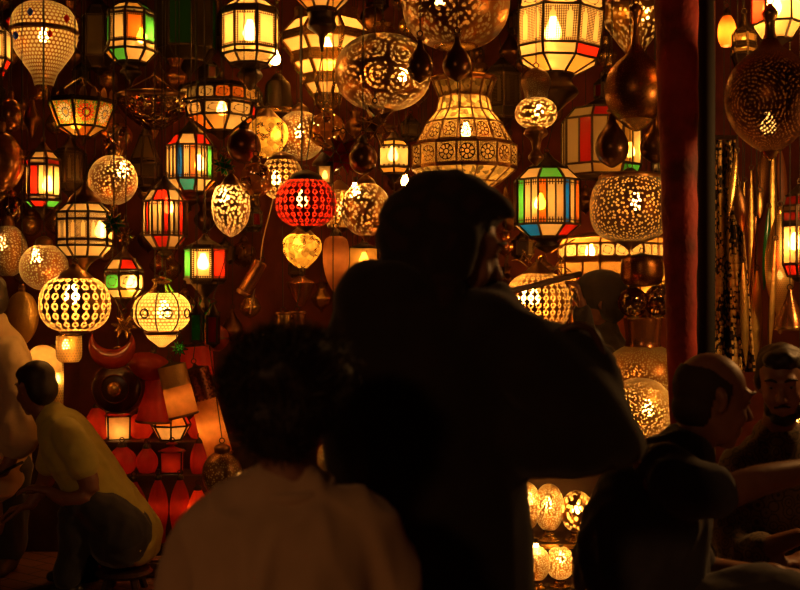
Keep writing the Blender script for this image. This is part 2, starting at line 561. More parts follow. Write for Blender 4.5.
# ------------------------------------------------------------------ the lanterns
P_SCALE = perf('pierced_scales', 'hex', 46, .36, (.22, .09, .02))
P_FINE = perf('pierced_fine', 'voro', 50, .28, (.26, .11, .03))
P_FINE2 = perf('pierced_fine_dim', 'voro', 46, .24, (.22, .09, .025))
P_DOT = perf('pierced_random', 'voro', 64, .27, (.06, .022, .006), liner=(1, .62, .25))
P_PIN = perf('pierced_pins', 'voro', 60, .17, (.26, .11, .03), clear=.4)
P_ARAB = perf('pierced_arabesque', 'arab', 84, .42, (.34, .16, .04), n2=11)
P_LATT = perf('pierced_lattice', 'lattice', 64, .36, (.34, .15, .04), n2=10)
P_LATT2 = perf('pierced_lattice_coarse', 'lattice', 40, .36, (.36, .16, .05), n2=7)
P_RIBC = perf('pierced_rib_cream', 'rib', 21, .4, (.24, .12, .035), liner=(1, .62, .24))
P_RIBR = perf('pierced_rib_red', 'rib', 24, .4, (.16, .008, .005), liner=(.62, .025, .012), clear=.14, rough=.5)
P_RIBG = perf('pierced_rib_gold', 'rib', 28, .4, (.28, .13, .035), liner=(1, .6, .2))
P_EGG = perf('pierced_egg', 'voro', 34, .36, (.40, .24, .10), liner=(1, .74, .4), clear=.25)
P_RINGS = perf('pierced_rings', 'rings', 95, .24, (.16, .05, .012), liner=(.55, .22, .07), n2=4, clear=.3)
P_URN = perf('pierced_urn_fine', 'voro', 88, .29, (.34, .15, .04), liner=(1, .66, .25))
P_DOME = perf('pierced_dome_fine', 'voro', 66, .29, (.55, .30, .07), liner=(1, .7, .3), clear=.35)
P_GOLD = perf('pierced_gold', 'voro', 34, .29, (.60, .33, .08), liner=(1, .75, .35), clear=.35)
P_MESH = perf('pierced_mesh', 'hex', 40, .36, (.40, .24, .08), liner=(.9, .6, .25), clear=.2)
AMBER = cutglass('amber_crackle_glass', (.85, .46, .10))
GOLDG = cutglass('gold_cut_glass', (.90, .52, .10), .2, 40)
DOMEG = cutglass('dome_glass', (1, .66, .20), .12, 34, .15)
JEWB = leather('blue_glass_jewel', (.03, .08, .8), .1); JEWR = leather('red_glass_jewel', (.8, .03, .01), .1)
MOS1 = mosaicglass('mosaic_white_daisy', (1, .6, .1), (1, .9, .7), (.75, .06, .02))
MOS2 = mosaicglass('mosaic_red_daisy', (.5, .6, .05), (.9, .08, .02), (.5, .16, .03))
ROS = perf('rosette_tile', 'rosette', 1, .4, (.40, .22, .06), liner=(.62, .38, .12), clear=.22, rough=.2)
def disc_jewel(root, px, py, Y, ry, m, nm, lab=None):
    pass

# -- top left, turnip bowl with jewels
r = turned('pierced_globe_lantern', 'turnip-shaped pierced brass lantern with blue and red glass jewels, above the mosaic bowl', 44, 6.3,
    [('collar', DBRASS, sp((-12, 3), (-8, 10), (-4, 12), (3, 11))),
     ('shade', P_SCALE, sp((2, 11), (8, 24), (20, 31.5), (34, 33), (50, 29), (64, 20), (74, 13), (86, 9))),
     ('band', DBRASS, [(31, 33.4), (32.5, 34.6), (34, 33.6)]),
     ('foot', BRASS, sp((85, 9), (92, 6), (97, 9), (99, 9.5)))], lit=95, bulb=(44, 37))
for (jx, jy, m) in ((41, 20, JEWB), (25, 42, JEWB), (59, 41, JEWR), (13, 24, JEWR), (72, 23, JEWR)):
    s_ = 6.3/F
    d = (jx-44)*s_; rad = 33*s_*(1 if jy > 22 else .97)
    y = -math.sqrt(max(rad*rad-d*d, 0))-.004
    b = MB(); b.lathe(smoothprof([(.0005, -.024), (.014, -.008), (.014, .008), (.0005, .024)], 3), 10)
    o = b.build('glass_jewel', m, r, True); o.location = (d, y, (99-jy)*s_); o['label'] = ('blue' if m is JEWB else 'red')+' glass jewel'

# -- left edge
faceted('hexagonal_lantern', 'white and red hexagonal lantern cut off by the frame above the copper balls', -6, 6.1,
    [(24, 8), (34, 17), (60, 17), (70, 12), (78, 8)], ['w', 'wwww', 'wr', 'r'], 6, 0, cap=[(14, 2), (20, 6), (24, 8)], fin=[(78, 7), (84, 3), (90, 1)], lit=60, style=['plain', 'lace', 'plain', 'plain'])
turned('copper_ball', 'small polished copper ball hanging near the frame edge under a white lantern', 11, 6.0,
    [('body', COPPER, sup(99, 132, 12.5, 2, 1)), ('collar', DBRASS, sp((91, 2), (95, 3), (99.5, 2)))], cat='ball')
turned('copper_ball', 'large polished copper ball half cut off at the frame edge', 2, 5.8,
    [('body', COPPER, sup(132, 192, 21, 3, 1)), ('collar', DBRASS, sp((122, 3), (127, 4), (132.5, 3)))], cat='ball')
turned('brass_gourd', 'slim dark brass gourd hanging beside the copper ball near the frame edge', 32, 6.2,
    [('body', DBRASS, sp((100, 2), (108, 4), (114, 7), (120, 9), (127, 5), (134, 2), (138, .5)))], cat='ornament')
turned('pierced_ball_lantern', 'dim pierced ball lantern cut off at the frame edge above the gold oval', 8, 6.0,
    [('shade', P_FINE2, sup(226, 276, 19, 6, 5)), ('collar', DBRASS, sp((216, 3), (221, 6), (226.5, 6)))], lit=26, bulb=(2, 245))
turned('glass_ball', 'clear smoked glass ball beneath the copper balls near the frame edge', 12, 6.1,
    [('body', cutglass('smoked_glass', (.35, .13, .04), .35, 12, .25), sup(196, 224, 13, 3, 1)), ('collar', DBRASS, sp((190, 2), (193, 4), (196.4, 3)))], cat='ball')

# -- hexagonal lantern with green panes
faceted('hexagonal_lantern', 'lantern with green side panes and one orange pane, under the top edge', 131, 6.2,
    [(5, 13), (13, 24), (17, 24), (44, 24), (52, 26), (63, 15)], ['ygwwwwgw', '', 'oggwwwgw', 'wwww', 'wwwwwwyg'], 8, 0,
    cap=[(-8, 2), (-2, 5), (2, 11), (5, 13)], fin=[(63, 14), (68, 8), (73, 11), (80, 3), (88, 1)], lit=95, bulb=(142, 38), style=['plain', 'plain', 'lace', 'plain', 'plain'])
faceted('metal_lantern', 'big dark lantern with dull green panes between the green-paned and the white lace lanterns', 186, 6.9,
    [(-6, 22), (0, 30), (50, 30), (62, 20)], ['d', 'dgd', 'd'], 8, PI/8, fin=[(62, 18), (70, 9), (80, 3)])
faceted('metal_lantern', 'tall dark lantern hanging behind the green-paned lantern, unlit', 99, 6.9,
    [(8, 10), (18, 17), (58, 17), (68, 10)], ['d', 'dc', 'd'], 6, PI/6, cap=[(-2, 2), (4, 6), (8, 10)], fin=[(68, 9), (74, 3)])

# -- mosaic bowl on chains
Yb = 6.0; sb = Yb/F
r = faceted('mosaic_bowl_lantern', 'bowl lantern of mosaic glass with daisy panels hung on three chains', 82, Yb,
    [(101, 33.5), (104, 33.5), (128, 24), (137, 8)], ['#', ['mosaic_red_daisy', 'mosaic_white_daisy'], 'oy'], 8, 0,
    fin=[(137, 6), (141, 4), (146, 1)], lit=30, bulb=(76, 124), hang=False)
b = MB()
for k in range(20):
    a = 2*PI*k/20; x, y = 33.5*sb*math.cos(a), 33.5*sb*math.sin(a)
    tx, ty = -math.sin(a)*.022, math.cos(a)*.022
    z0, z1 = (146-101)*sb, (146-91)*sb
    b.poly([Vector((x-tx, y-ty, z0)), Vector((x+tx, y+ty, z0)), Vector((x+tx*.7, y+ty*.7, z1-.018)), Vector((x*1.02, y*1.02, z1)), Vector((x-tx*.7, y-ty*.7, z1-.018))])
b.build('crown_edging', DBRASS, r)
for a in (-.5, 1.6, 3.6):
    b = MB(); b.path([Vector((33*sb*math.cos(a), 33*sb*math.sin(a), (146-101)*sb)), Vector((0, 0, (146-77)*sb))], .004); b.build('chain', BRASS, r)
HUNG[-1] = (r, r.location.x, r.location.y, r.location.z+(146-77)*sb, .19, r.location.z, True)
faceted_big = turned('glass_bowl_lantern', 'unlit dark glass bowl lantern with a fringed rim, right of the mosaic bowl', 154, 6.2,
    [('bowl', cutglass('dark_amber_glass', (.28, .11, .03), .3, 26, .3), sp((99, 37), (106, 35), (116, 27), (126, 14), (131, 4))), ('rim', DBRASS, sp((95, 36), (97, 38.5), (100, 38), (101, 36.5))), ('finial', DBRASS, sp((130, 5), (135, 3), (139, 1)))], hang=False)
for a in (-.6, 1.5, 3.7):
    s_ = 6.2/F; b = MB(); b.path([Vector((36*s_*math.cos(a), 36*s_*math.sin(a), 42*s_)), Vector((0, 0, 64*s_))], .0035); b.build('chain', DBRASS, faceted_big)

# -- white lace lantern
faceted('lace_lantern', 'bright white octagonal lantern with lace-bordered panes under the top edge', 250, 6.0,
    [(2, 17), (11, 29), (16, 29), (50, 29), (56, 29), (65, 20)], ['wwww', '#', 'w', 'w', 'w'], 8, PI/8,
    cap=[(-10, 3), (-4, 8), (2, 17)], fin=[(65, 20), (69, 10), (76, 13), (84, 6), (90, 2)], lit=120, style=['plain', 'plain', 'lace', 'plain', 'mesh'], brad=.04)
# -- two tier mosaic box
faceted('tiered_lantern', 'wide shallow lantern of two rows of cream, amber and red panes with clipped corners', 221, 6.1,
    [(88, 39), (92, 42), (104, 43), (106, 36), (118, 34), (131, 13)], ['#', 'oywdw', '', 'wrww', 'wooy'], 8, PI/8,
    cap=[(72, 2), (80, 6), (86, 30), (88, 39)], fin=[(131, 12), (135, 7), (140, 2)], lit=90, bulb=(222, 110), style=['plain', 'flower', 'plain', 'flower', 'plain'], stripes={1: 2, 3: 1})

# -- bare bulb and dark bell
def bare_bulb(label, px, py, Y, strength, rad=.026):
    root = empty('bare_bulb', W(px, py+6, Y), label, 'light bulb')
    add_bulb(root, 0, .035, strength, rad)
    HUNG.append((root, root.location.x, root.location.y, root.location.z+.035+rad*2.9, .03, root.location.z, True))
    return root
bare_bulb('bare glowing bulb on a cord above the dark bell-shaped lantern', 275, 60, 6.0, 60, .03)
turned('bell_lantern', 'black bell-shaped metal lantern with a flared rim, under the bare bulb', 278, 6.15,
    [('collar', IRON, sp((74, 3), (77, 6), (80, 8))), ('body', IRON, sp((80, 8), (84, 12), (96, 13.5), (110, 17), (113, 23), (117, 23))), ('rim', BRASS, sp((110, 22), (113, 24), (116, 23))), ('finial', IRON, sp((116, 20), (122, 9), (128, 3)))])

# -- flared lantern, top centre
faceted('flared_lantern', 'flared lantern with grey and amber panes and a dark drop finial, at the top edge', 322, 5.7,
    [(-26, 40), (-14, 40), (10, 15), (13, 15)], ['w', 'ywdywo', '#'], 8, PI/8,
    fin=[(13, 15), (20, 13), (27, 15), (31, 10), (36, 4), (42, 3), (52, 1)], lit=45, bulb=(322, -8))
# -- stepped inverted pyramid
faceted('stepped_lantern', 'big cream stepped lantern narrowing downward, left of the large pierced globe', 327, 6.45,
    [(12, 32), (21, 32), (38, 48), (43, 48), (56, 36), (64, 36), (77, 24), (84, 24), (96, 14), (104, 12)],
    ['#', 'w', '#', 'w', '#', 'w', '#', 'w', '#'], 8, PI/8, cap=[(-4, 3), (4, 10), (12, 32)], fin=[(104, 12), (108, 9), (114, 2)], lit=300, bulb=(327, 48), metalm=BRASS, t=1.7, brad=.035)

# -- large pierced globe
turned('pierced_globe_lantern', 'large oblate brass globe pierced with arabesque medallions, lit inside', 383, 5.9,
    [('neck', BRASS, sp((24, 10), (30, 12), (36, 20), (38, 22))), ('shade', P_ARAB, sup(37, 110, 48, 20, 12, 2.2, 20)), ('foot', DBRASS, sp((109, 13), (113, 8), (118, 2)))], lit=130, bulb=(403, 76), seg=56)
# -- bowl at the top edge
turned('pierced_bowl_lantern', 'very large pierced brass bowl cut off by the top edge', 456, 5.7,
    [('shade', P_LATT, sup(-46, 47, 54, 40, 20, 2.3, 18)), ('collar', BRASS, sp((-60, 16), (-52, 30), (-45, 41))), ('base', BRASS, sp((45, 24), (48, 18), (49, 3)))], lit=45, bulb=(440, 0), seg=56)
def gourd(label, px, y0, y1, hw, Y, m=COPPER, neck=.35, name='metal_gourd', cat='ornament'):
    h = y1-y0
    return turned(name, label, px, Y, [('body', m, sp((y0+h*.08, hw*.16), (y0+h*.28, hw*.34), (y0+h*.45, hw*.78), (y0+h*.66, hw), (y0+h*.85, hw*.8), (y0+h*.97, hw*.25), (y1, .3))),
        ('collar', DBRASS, sp((y0, hw*.1), (y0+h*.03, hw*.28), (y0+h*.06, hw*.3), (y0+h*.1, hw*.17), k=3))], cat=cat)
GDARK = metal('dark_bronze', (.16, .07, .025), .28)
gourd('dark bronze pear-shaped drop in front of the large arabesque globe', 420, 36, 83, 13, 5.2, GDARK)
gourd('round dark bronze drop with a thin neck under the top pierced bowl', 457, 33, 82, 14.5, 5.2, GDARK)
# -- glass dome with rosettes
r = faceted('glass_dome_lantern', 'large amber glass dome lantern of rosette tiles above the headscarf', 464, 6.35,
    [(79, 33), (83, 31), (98, 25), (112, 28), (124, 38), (144, 48), (147, 53), (168, 53), (170, 52), (183, 36), (192, 20)],
    ['#', ['dome_glass'], ['dome_glass'], ['dome_glass'], ['rosette_tile'], '#', ['rosette_tile'], '#', ['dome_glass'], ['dome_glass']], 16, PI/16, cap=[(70, 4), (75, 14), (79, 33)], fin=[(192, 20), (197, 8), (203, 1)], lit=120, bulb=(466, 132), metalm=DBRASS, t=.8, stripes=None)
faceted('hexagonal_lantern', 'unlit hexagonal lantern with smoky arched panes behind the amber dome', 502, 6.7,
    [(68, 12), (76, 20), (108, 20), (118, 13)], ['d', 'dc', 'd'], 6, 0, cap=[(58, 2), (62, 6), (68, 12)], fin=[(118, 12), (126, 4)], style=['plain', 'arch', 'plain'])
# -- white arched lantern
faceted('arched_lantern', 'bright white lantern with pairs of arched lights and a red and blue lower band', 556, 5.8,
    [(-14, 30), (-2, 43), (14, 45), (50, 43), (61, 40), (74, 17)], ['w', 'w', 'w', 'rbww', 'yw'], 8, PI/8-.12,
    cap=[(-30, 4), (-22, 10), (-14, 30)], fin=[(74, 17), (82, 14), (92, 22), (104, 10), (112, 2)], lit=150, bulb=(549, 33), style=['plain', 'flower', 'arch', 'plain', 'plain'], tilt=.05, brad=.045)
turned('pierced_urn_lantern', 'small brass lantern with a bright pierced belly and flared neck, below the arched lantern', 536, 5.7,
    [('neck', P_PIN, sp((74, 12), (82, 15), (92, 12), (100, 11))), ('shade', P_GOLD, sup(99, 128, 21, 11, 9, 2.2)), ('foot', DBRASS, sp((127, 9), (134, 12), (140, 6), (150, 4), (158, 8), (166, 1))), ('collar', DBRASS, sp((68, 3), (71, 9), (74, 12)))], lit=70, bulb=(539, 112), brad=.024)
# -- dark onion lanterns
turned('onion_lantern', 'large dark onion-shaped pierced lantern with a tall neck beside the red post', 636, 5.3,
    [('shade', P_PIN, sp((44, 5), (54, 10), (62, 19), (72, 27), (86, 31), (100, 30), (114, 23), (124, 12), (128, 5))), ('neck', DBRASS, sp((4, 2), (10, 7), (15, 6), (22, 3), (36, 4), (45, 5.5))), ('base', BRASS, sp((120, 17), (126, 11), (131, 3)))])
gourd('dark onion-shaped drop in front of the red and white geometric lantern', 612, 108, 168, 17, 5.4, GDARK)
gourd('dark onion-shaped drop beside the red post, above the dotted globe', 655, 114, 164, 15, 5.5, GDARK)
# -- red and white geometric lantern
faceted('geometric_lantern', 'boxy cream lantern with hexagon panes and a red pane, behind a dark onion drop', 601, 6.3,
    [(110, 30), (121, 40), (166, 40), (176, 36)], [F8('w', 'r', 'w', 'y'), F8('wr', 'wy', 'yw', 'ww'), F8('w', 'y', 'g', 'w')], 8, PI/8, cap=[(100, 6), (105, 16), (110, 30)], fin=[(176, 34), (179, 10), (184, 2)], lit=95, bulb=(630, 152), stripes={1: 2})
turned('pierced_cone_lantern', 'bright pierced cone lantern hanging beside the red post at the top edge', 634, 6.3,
    [('shade', P_GOLD, sp((-18, 14), (0, 30), (20, 31), (36, 21), (50, 11), (62, 3))), ('finial', DBRASS, sp((61, 4), (66, 3), (70, 1))), ('collar', DBRASS, sp((-30, 3), (-24, 9), (-18, 14)))], lit=40, bulb=(646, 16))
# -- striped barrel right of the headscarf
def striped(label, px, Y, y0, y1, hw, cols, roofc, basec, lit, bulb, k=3, n=8, capy=16, finy=16, rot=None):
    return faceted('striped_lantern', label, px, Y, [(y0-12, hw*.62), (y0, hw), (y1, hw), (y1+12, hw*.55)], [roofc, cols, basec], n, PI/n if rot is None else rot,
        cap=[(y0-12-capy, 2), (y0-12-capy*.6, hw*.25), (y0-12-capy*.2, hw*.5), (y0-12, hw*.62)], fin=[(y1+12, hw*.55), (y1+12+finy*.3, hw*.3), (y1+12+finy*.6, hw*.36), (y1+12+finy, 1)],
        lit=lit, bulb=bulb, stripes={1: k}, style=['plain', 'ends', 'plain'])
striped('striped lantern with green, white, orange and blue strips beside the headscarf brim', 547, 5.75, 181, 225, 33.5, F8('gww', 'oww', 'bwo', 'wwr'), F8('w', 'g', 'w', 'o'), F8('b', 'w', 'r', 'w'), 120, (540, 204), 3, 8)
turned('pierced_globe_lantern', 'wide flattened dark globe with random pierced dots beside the red post', 630, 5.6,
    [('shade', P_DOT, sup(178, 242, 40, 30, 14, 2.5, 18)), ('rim', DBRASS, sp((174, 28), (176, 31), (179, 31))), ('lid', IRON, sp((168, 3), (172, 10), (176, 30))), ('foot', DBRASS, sp((241, 15), (246, 7), (250, 2)))], lit=110, bulb=(636, 204), seg=56)
r = faceted('glass_lantern', 'wide gold glass lantern with small lacework panes behind the figure with the stick', 612, 6.9,
    [(238, 50), (245, 54), (258, 54), (262, 54), (275, 54), (282, 54), (296, 40)], ['y', 'w', '#', 'y', 'wyyr', 'y'], 8, PI/8, cap=[(226, 4), (232, 20), (238, 50)], fin=[(296, 38), (306, 14), (312, 2)],
    lit=420, bulb=(590, 252), style=['plain', 'flower', 'plain', 'mesh', 'flower', 'plain'], stripes={1: 3, 3: 2, 4: 3}, metalm=DBRASS)
add_bulb(r, 26*r.location.y/F, 34*r.location.y/F, 300)
turned('ribbed_globe_lantern', 'gold ribbed globe with two bright bulbs beneath the striped lantern', 538, 5.8,
    [('shade', P_RIBG, sup(273, 334, 34, 15, 10, 2.2, 18), 20, .035), ('collar', DBRASS, sp((262, 3), (267, 8), (274, 16))), ('foot', DBRASS, sp((333, 11), (338, 6), (342, 2)))], lit=70, bulb=(524, 298), brad=.03)
add_bulb(COL.objects[-1].parent, -4*5.8/F, (342-299)*5.8/F, 70, .03)
turned('pierced_drum_lantern', 'small dark unlit drum with pale pin holes under the dotted globe', 642, 5.7,
    [('shade', P_PIN, sup(256, 285, 21, 17, 16, 3.2)), ('lid', IRON, sp((253, 2), (254.5, 8), (256, 17))), ('base', DBRASS, sp((284, 17), (286, 12), (287, 2)))])
turned('glass_ball', 'small smoked glass ball under the dark pin-holed drum', 633, 5.75,
    [('body', MATS['smoked_glass'], sup(288, 317, 15, 5, 3)), ('base', BRASS, sp((316, 5), (319, 7), (322, 1))), ('collar', BRASS, sp((286, 3), (287, 5), (288.5, 5)))], cat='ball')
turned('glass_ball', 'smoked glass ball close against the red post', 658, 5.9,
    [('body', MATS['smoked_glass'], sup(286, 316, 14, 5, 3)), ('base', BRASS, sp((315, 5), (318, 7), (321, 1))), ('collar', BRASS, sp((282, 3), (284, 5), (286.5, 5)))], cat='ball')

# -- striped barrel, left
striped('striped lantern with white, blue and orange strips and a red and white roof', 191, 6.0, 147, 180, 25, F8('www', 'bwo', 'wwg', 'wow'), F8('r', 'w', 'r', 'w'), F8('w', 't', 'w', 'o'), 110, (200, 165), 3, 8, 14, 14)
faceted('arched_lantern', 'lantern with tall bright panes and red corner lights beside a dark lantern', 43, 5.9,
    [(152, 10), (160, 17), (166, 17), (196, 17), (201, 18), (208, 11)], ['w', 'rw', 'wwrw', '', 'gr'], 6, PI/6, cap=[(142, 2), (147, 5), (152, 10)], fin=[(208, 10), (213, 4), (220, 1)], lit=95, bulb=(48, 186), stripes={2: 2}, style=['plain', 'plain', 'plain', 'plain', 'plain'])
faceted('metal_lantern', 'small dark unlit lantern with smoky arched panes beside the tall bright one', 70, 6.2,
    [(150, 12), (154, 16), (183, 16), (190, 10)], ['d', 'cd', 'd'], 6, 0, cap=[(138, 2), (144, 5), (150, 12)], fin=[(190, 9), (196, 3), (200, 1)], style=['plain', 'arch', 'plain'])
turned('glass_ball_lantern', 'pierced gold glass ball with a bright bulb above the white octagonal lantern', 113, 5.8,
    [('shade', P_FINE, sup(156, 205, 24.5, 7, 4, 2.0, 16)), ('collar', BRASS, sp((144, 4), (150, 8), (156.5, 7.5))), ('finial', BRASS, sp((204, 5), (209, 3), (213, 1)))], lit=70, bulb=(123, 172))
turned('glass_vase_lantern', 'crackled amber glass lantern with a lobed bottom just above the pierced gold ball', 117, 6.1,
    [('shade', AMBER, sp((124, 9), (132, 15), (142, 14), (150, 9), (156, 5)), 8, .12), ('collar', DBRASS, sp((114, 3), (119, 7), (124, 9)))])
faceted('metal_lantern', 'tapering unlit dark lantern with triangular panes left of the red-roofed striped lantern', 145, 6.6,
    [(136, 5), (160, 14), (164, 15), (178, 15), (186, 9)], ['c', '', 'dc', 'd'], 6, 0, cap=[(122, 1), (130, 3), (136, 5)], fin=[(186, 8), (192, 2)])
# -- white octagonal with onion roof
faceted('octagonal_lantern', 'white octagonal lantern with a dark onion roof, partly behind the green star', 85, 5.7,
    [(204, 17), (213, 27), (220, 27), (240, 27), (246, 27), (257, 17)], ['w', 'w', 'w', 'w', 'w'], 8, PI/8,
    cap=[(180, 1), (186, 3), (192, 9), (198, 15), (204, 17)], fin=[(257, 16), (262, 8), (268, 3), (274, 1)], lit=95, bulb=(101, 232), style=['plain', 'mesh', 'arch', 'mesh', 'plain'], capm=DBRASS)
star('glass_star', 'small green glass star in front of the white octagonal lantern', 114, 224, 5.4, 13, leather('green_glass_star', (.03, .30, .06), .1), DBRASS, .45, cat='star ornament')
star('glass_star', 'small dull amber glass star just under the green star', 126, 236, 5.55, 9, GOLDG, DBRASS, .42, cat='star ornament', rz=.8)
star('glass_star', 'small green star beside the striped lantern, above the white egg', 224, 165, 5.6, 13, leather('green_glass_star', 0), DBRASS, .45, cat='star ornament', rz=1.2)
striped('small striped lantern with white and red strips and a red base', 165, 5.8, 202, 236, 22, F8('wrw', 'wwr', 'wdr', 'wrw'), F8('d', 'r', 'd', 'r'), F8('w', 'r', 'w', 'r'), 90, (168, 208), 3, 8, 14, 10)
turned('egg_lantern', 'egg-shaped cream lantern with dense pierced holes hanging point down', 231, 5.55,
    [('shade', P_EGG, sp((186, 13), (190, 16), (200, 19), (212, 19), (224, 15.5), (232, 9), (237, 1.5))), ('collar', DBRASS, sp((174, 2), (179, 7), (183, 9), (186.5, 13)))], lit=60, bulb=(224, 198), brad=.028)
turned('ribbed_globe_lantern', 'cream ribbed globe partly hidden by a small glass ball, above the red globe', 282, 5.8,
    [('shade', P_RIBC, sup(160, 199, 21, 14, 8, 2.3), 22, .03), ('collar', DBRASS, sp((152, 4), (156, 12), (160.5, 14.5))), ('foot', DBRASS, sp((198, 8), (201, 4), (203, 1)))], lit=60, bulb=(276, 180), brad=.026)
turned('glass_ball', 'small bubbled amber glass ball in front of the cream ribbed globe', 256, 5.5,
    [('body', AMBER, sup(163, 197, 16, 4, 2)), ('collar', DBRASS, sp((156, 2), (160, 5), (163.5, 4.5)))], cat='ball')
turned('metal_ball', 'dark red-brown metal ball hanging above the egg lantern', 244, 5.6,
    [('body', metal('red_bronze', (.20, .06, .025), .3), sup(129, 163, 17, 4, 2)), ('collar', IRON, sp((121, 2), (125, 5), (129.5, 4.5)))], cat='ball')
turned('ribbed_globe_lantern', 'red ribbed globe lantern lit from within', 306, 5.6,
    [('shade', P_RIBR, sup(180, 227, 30.5, 17, 12, 2.3, 16), 24, .03), ('collar', IRON, sp((170, 3), (175, 14), (180.5, 17.5))), ('foot', IRON, sp((226, 12), (229, 6), (232, 1)))], lit=80, bulb=(302, 201))
turned('glass_vase_lantern', 'gold cut-glass lantern hanging behind the dark red-brown ball', 268, 6.1,
    [('shade', GOLDG, sp((118, 12), (126, 19), (138, 20), (150, 14), (158, 6)), 10, .12), ('collar', DBRASS, sp((108, 2), (114, 8), (118.5, 12.5)))], lit=30, bulb=(276, 136))
turned('glass_ball_lantern', 'gold pierced ball with a bright bulb behind a clear glass ball', 300, 6.3,
    [('shade', P_FINE, sup(112, 160, 25, 8, 6)), ('collar', DBRASS, sp((103, 2), (108, 8), (112.5, 8.5)))], lit=75, bulb=(299, 134))
turned('glass_ball', 'clear amber glass ball above the little house-shaped lantern', 327, 6.0,
    [('body', AMBER, sup(113, 148, 18.5, 5, 2)), ('collar', BRASS, sp((106, 2), (110, 6), (113.5, 5.5))), ('finial', BRASS, sp((147, 3), (150, 4), (153, 1)))], cat='ball')
star('brass_star', 'spiky brass star beneath the large arabesque globe', 375, 126, 5.8, 23, BRASS, DBRASS, .42, cat='star ornament', rz=.5)
star('glass_star', 'dark red glass star between the glass ball and the small cream lantern', 343, 155, 6.0, 22, leather('red_glass_star', (.28, .015, .01), .12), IRON, .5, cat='star ornament', rz=.2)
faceted('house_lantern', 'tiny house-shaped lantern with a dark pitched roof above the red globe', 325, 5.9,
    [(166, 10), (184, 9)], ['w'], 4, PI/4, cap=[(148, 1), (152, 3), (162, 12), (166, 13)], lit=18, bulb=(325, 176), brad=.016)
faceted('arched_lantern', 'small lantern with cream panes left of the amber dome', 394, 6.2,
    [(141, 11), (147, 17), (168, 17), (174, 12)], ['y', 'c', 'y'], 6, 0, cap=[(131, 2), (136, 5), (141, 11)], fin=[(174, 11), (179, 4), (183, 1)], lit=45, bulb=(393, 156), style=['plain', 'ends', 'plain'])
turned('metal_ball', 'dark metal ball hanging just above the lattice globe', 363, 5.8,
    [('body', GDARK, sup(143, 174, 14, 4, 2)), ('collar', IRON, sp((135, 2), (139, 5), (143.5, 4.5)))], cat='ball')
turned('pierced_globe_lantern', 'pierced diamond-lattice globe with a bright bulb beside the headscarf', 366, 6.0,
    [('shade', P_LATT2, sup(184, 236, 25, 10, 6)), ('collar', DBRASS, sp((175, 2), (180, 8), (184.5, 10.5))), ('finial', DBRASS, sp((235, 6), (239, 3), (242, 1)))], lit=75, bulb=(355, 193))
turned('glass_cylinder_lantern', 'dull gold cylinder lantern directly behind the red ribbed globe', 339, 6.1,
    [('shade', P_GOLD, sp((190, 13), (196, 14), (216, 14), (228, 11))), ('collar', DBRASS, sp((180, 2), (185, 8), (190.5, 13.5))), ('base', DBRASS, sp((227, 11), (231, 6), (234, 1)))], lit=18, bulb=(342, 210))
turned('glass_bowl_lantern', 'gold cut-glass bowl beneath the red ribbed globe', 302, 5.9,
    [('bowl', GOLDG, sp((234, 12), (240, 19), (250, 20), (260, 14), (268, 5)), 12, .14), ('collar', DBRASS, sp((226, 2), (230, 8), (234.5, 12.5)))], lit=32, bulb=(298, 246))
faceted('box_lantern', 'plain cream box lantern between the boy and the headscarf', 364, 6.2,
    [(248, 20), (275, 20)], ['y'], 4, PI/4, cap=[(236, 2), (244, 5), (248, 20)], lit=28, bulb=(364, 262), t=.9)
# -- tricolour lantern with feet
faceted('tricolour_lantern', 'lantern with green, cream and red panes on curved legs', 205, 5.6,
    [(246, 18), (249, 21), (279, 21), (283, 18)], ['#', 'rwwwgw', '#'], 6, PI/6, cap=[(234, 2), (240, 7), (246, 18)], fin=[(283, 15), (290, 9), (298, 3), (306, 5), (312, 1)], lit=95, bulb=(203, 264), style=['plain', 'lace', 'plain'])
faceted('hexagonal_lantern', 'small lantern with green and white panes under the green star', 124, 5.7,
    [(259, 11), (270, 19), (274, 19), (289, 19), (298, 11)], ['rwwwrw', '', 'wwwwwg', 'ywwwww'], 6, 0, cap=[(246, 1), (252, 4), (259, 11)], fin=[(298, 10), (303, 4), (308, 1)], lit=60, bulb=(132, 286), style=['plain', 'plain', 'flower', 'plain'])
turned('pierced_ball_lantern', 'finely pierced copper ball with a bright bulb above the cream pumpkin lantern', 44, 5.8,
    [('shade', perf('pierced_copper', 'voro', 52, .26, (.26, .10, .035)), sup(245, 290, 24, 8, 5)), ('collar', DBRASS, sp((236, 2), (240, 8), (245.5, 8.5)))], lit=75, bulb=(36, 259))
turned('pumpkin_lantern', 'cream pumpkin-shaped lantern with ribs of pierced rosettes', 75, 5.5,
    [('shade', P_RIBC, sup(278, 331, 35, 19, 16, 2.4, 18), 22, .035), ('collar', DBRASS, sp((264, 3), (268, 6), (272, 12), (278.5, 19.5))), ('foot', DBRASS, sp((330, 16), (333, 14), (334, 2)))], lit=140, bulb=(72, 297), brad=.036)
r = turned('cage_lantern', 'round white lantern in a dark metal cage with a crown top, beside the tricolour lantern', 162, 5.5,
    [('crown', BRASS, sp((276, 2), (280, 10), (284, 8), (290, 12), (293, 15)), 8, .15), ('shade', P_MESH, sup(293, 331, 29, 15, 15, 2.2)), ('lower_shade', P_MESH, sp((334, 16), (338, 14), (343, 8), (347, 3))), ('base_ring', DBRASS, sp((330, 15), (332, 18), (335, 16)))], lit=105, bulb=(164, 312), brad=.034)
s_ = 5.5/F; b = MB()
for k in range(8):
    a = 2*PI*k/8; pr = sup(292, 332, 30, 16, 16, 2.2, 8)
    b = MB(); b.path([Vector((h*s_*math.cos(a), h*s_*math.sin(a), (347-y)*s_)) for y, h in pr], .004); b.build('cage_rib', IRON, r)
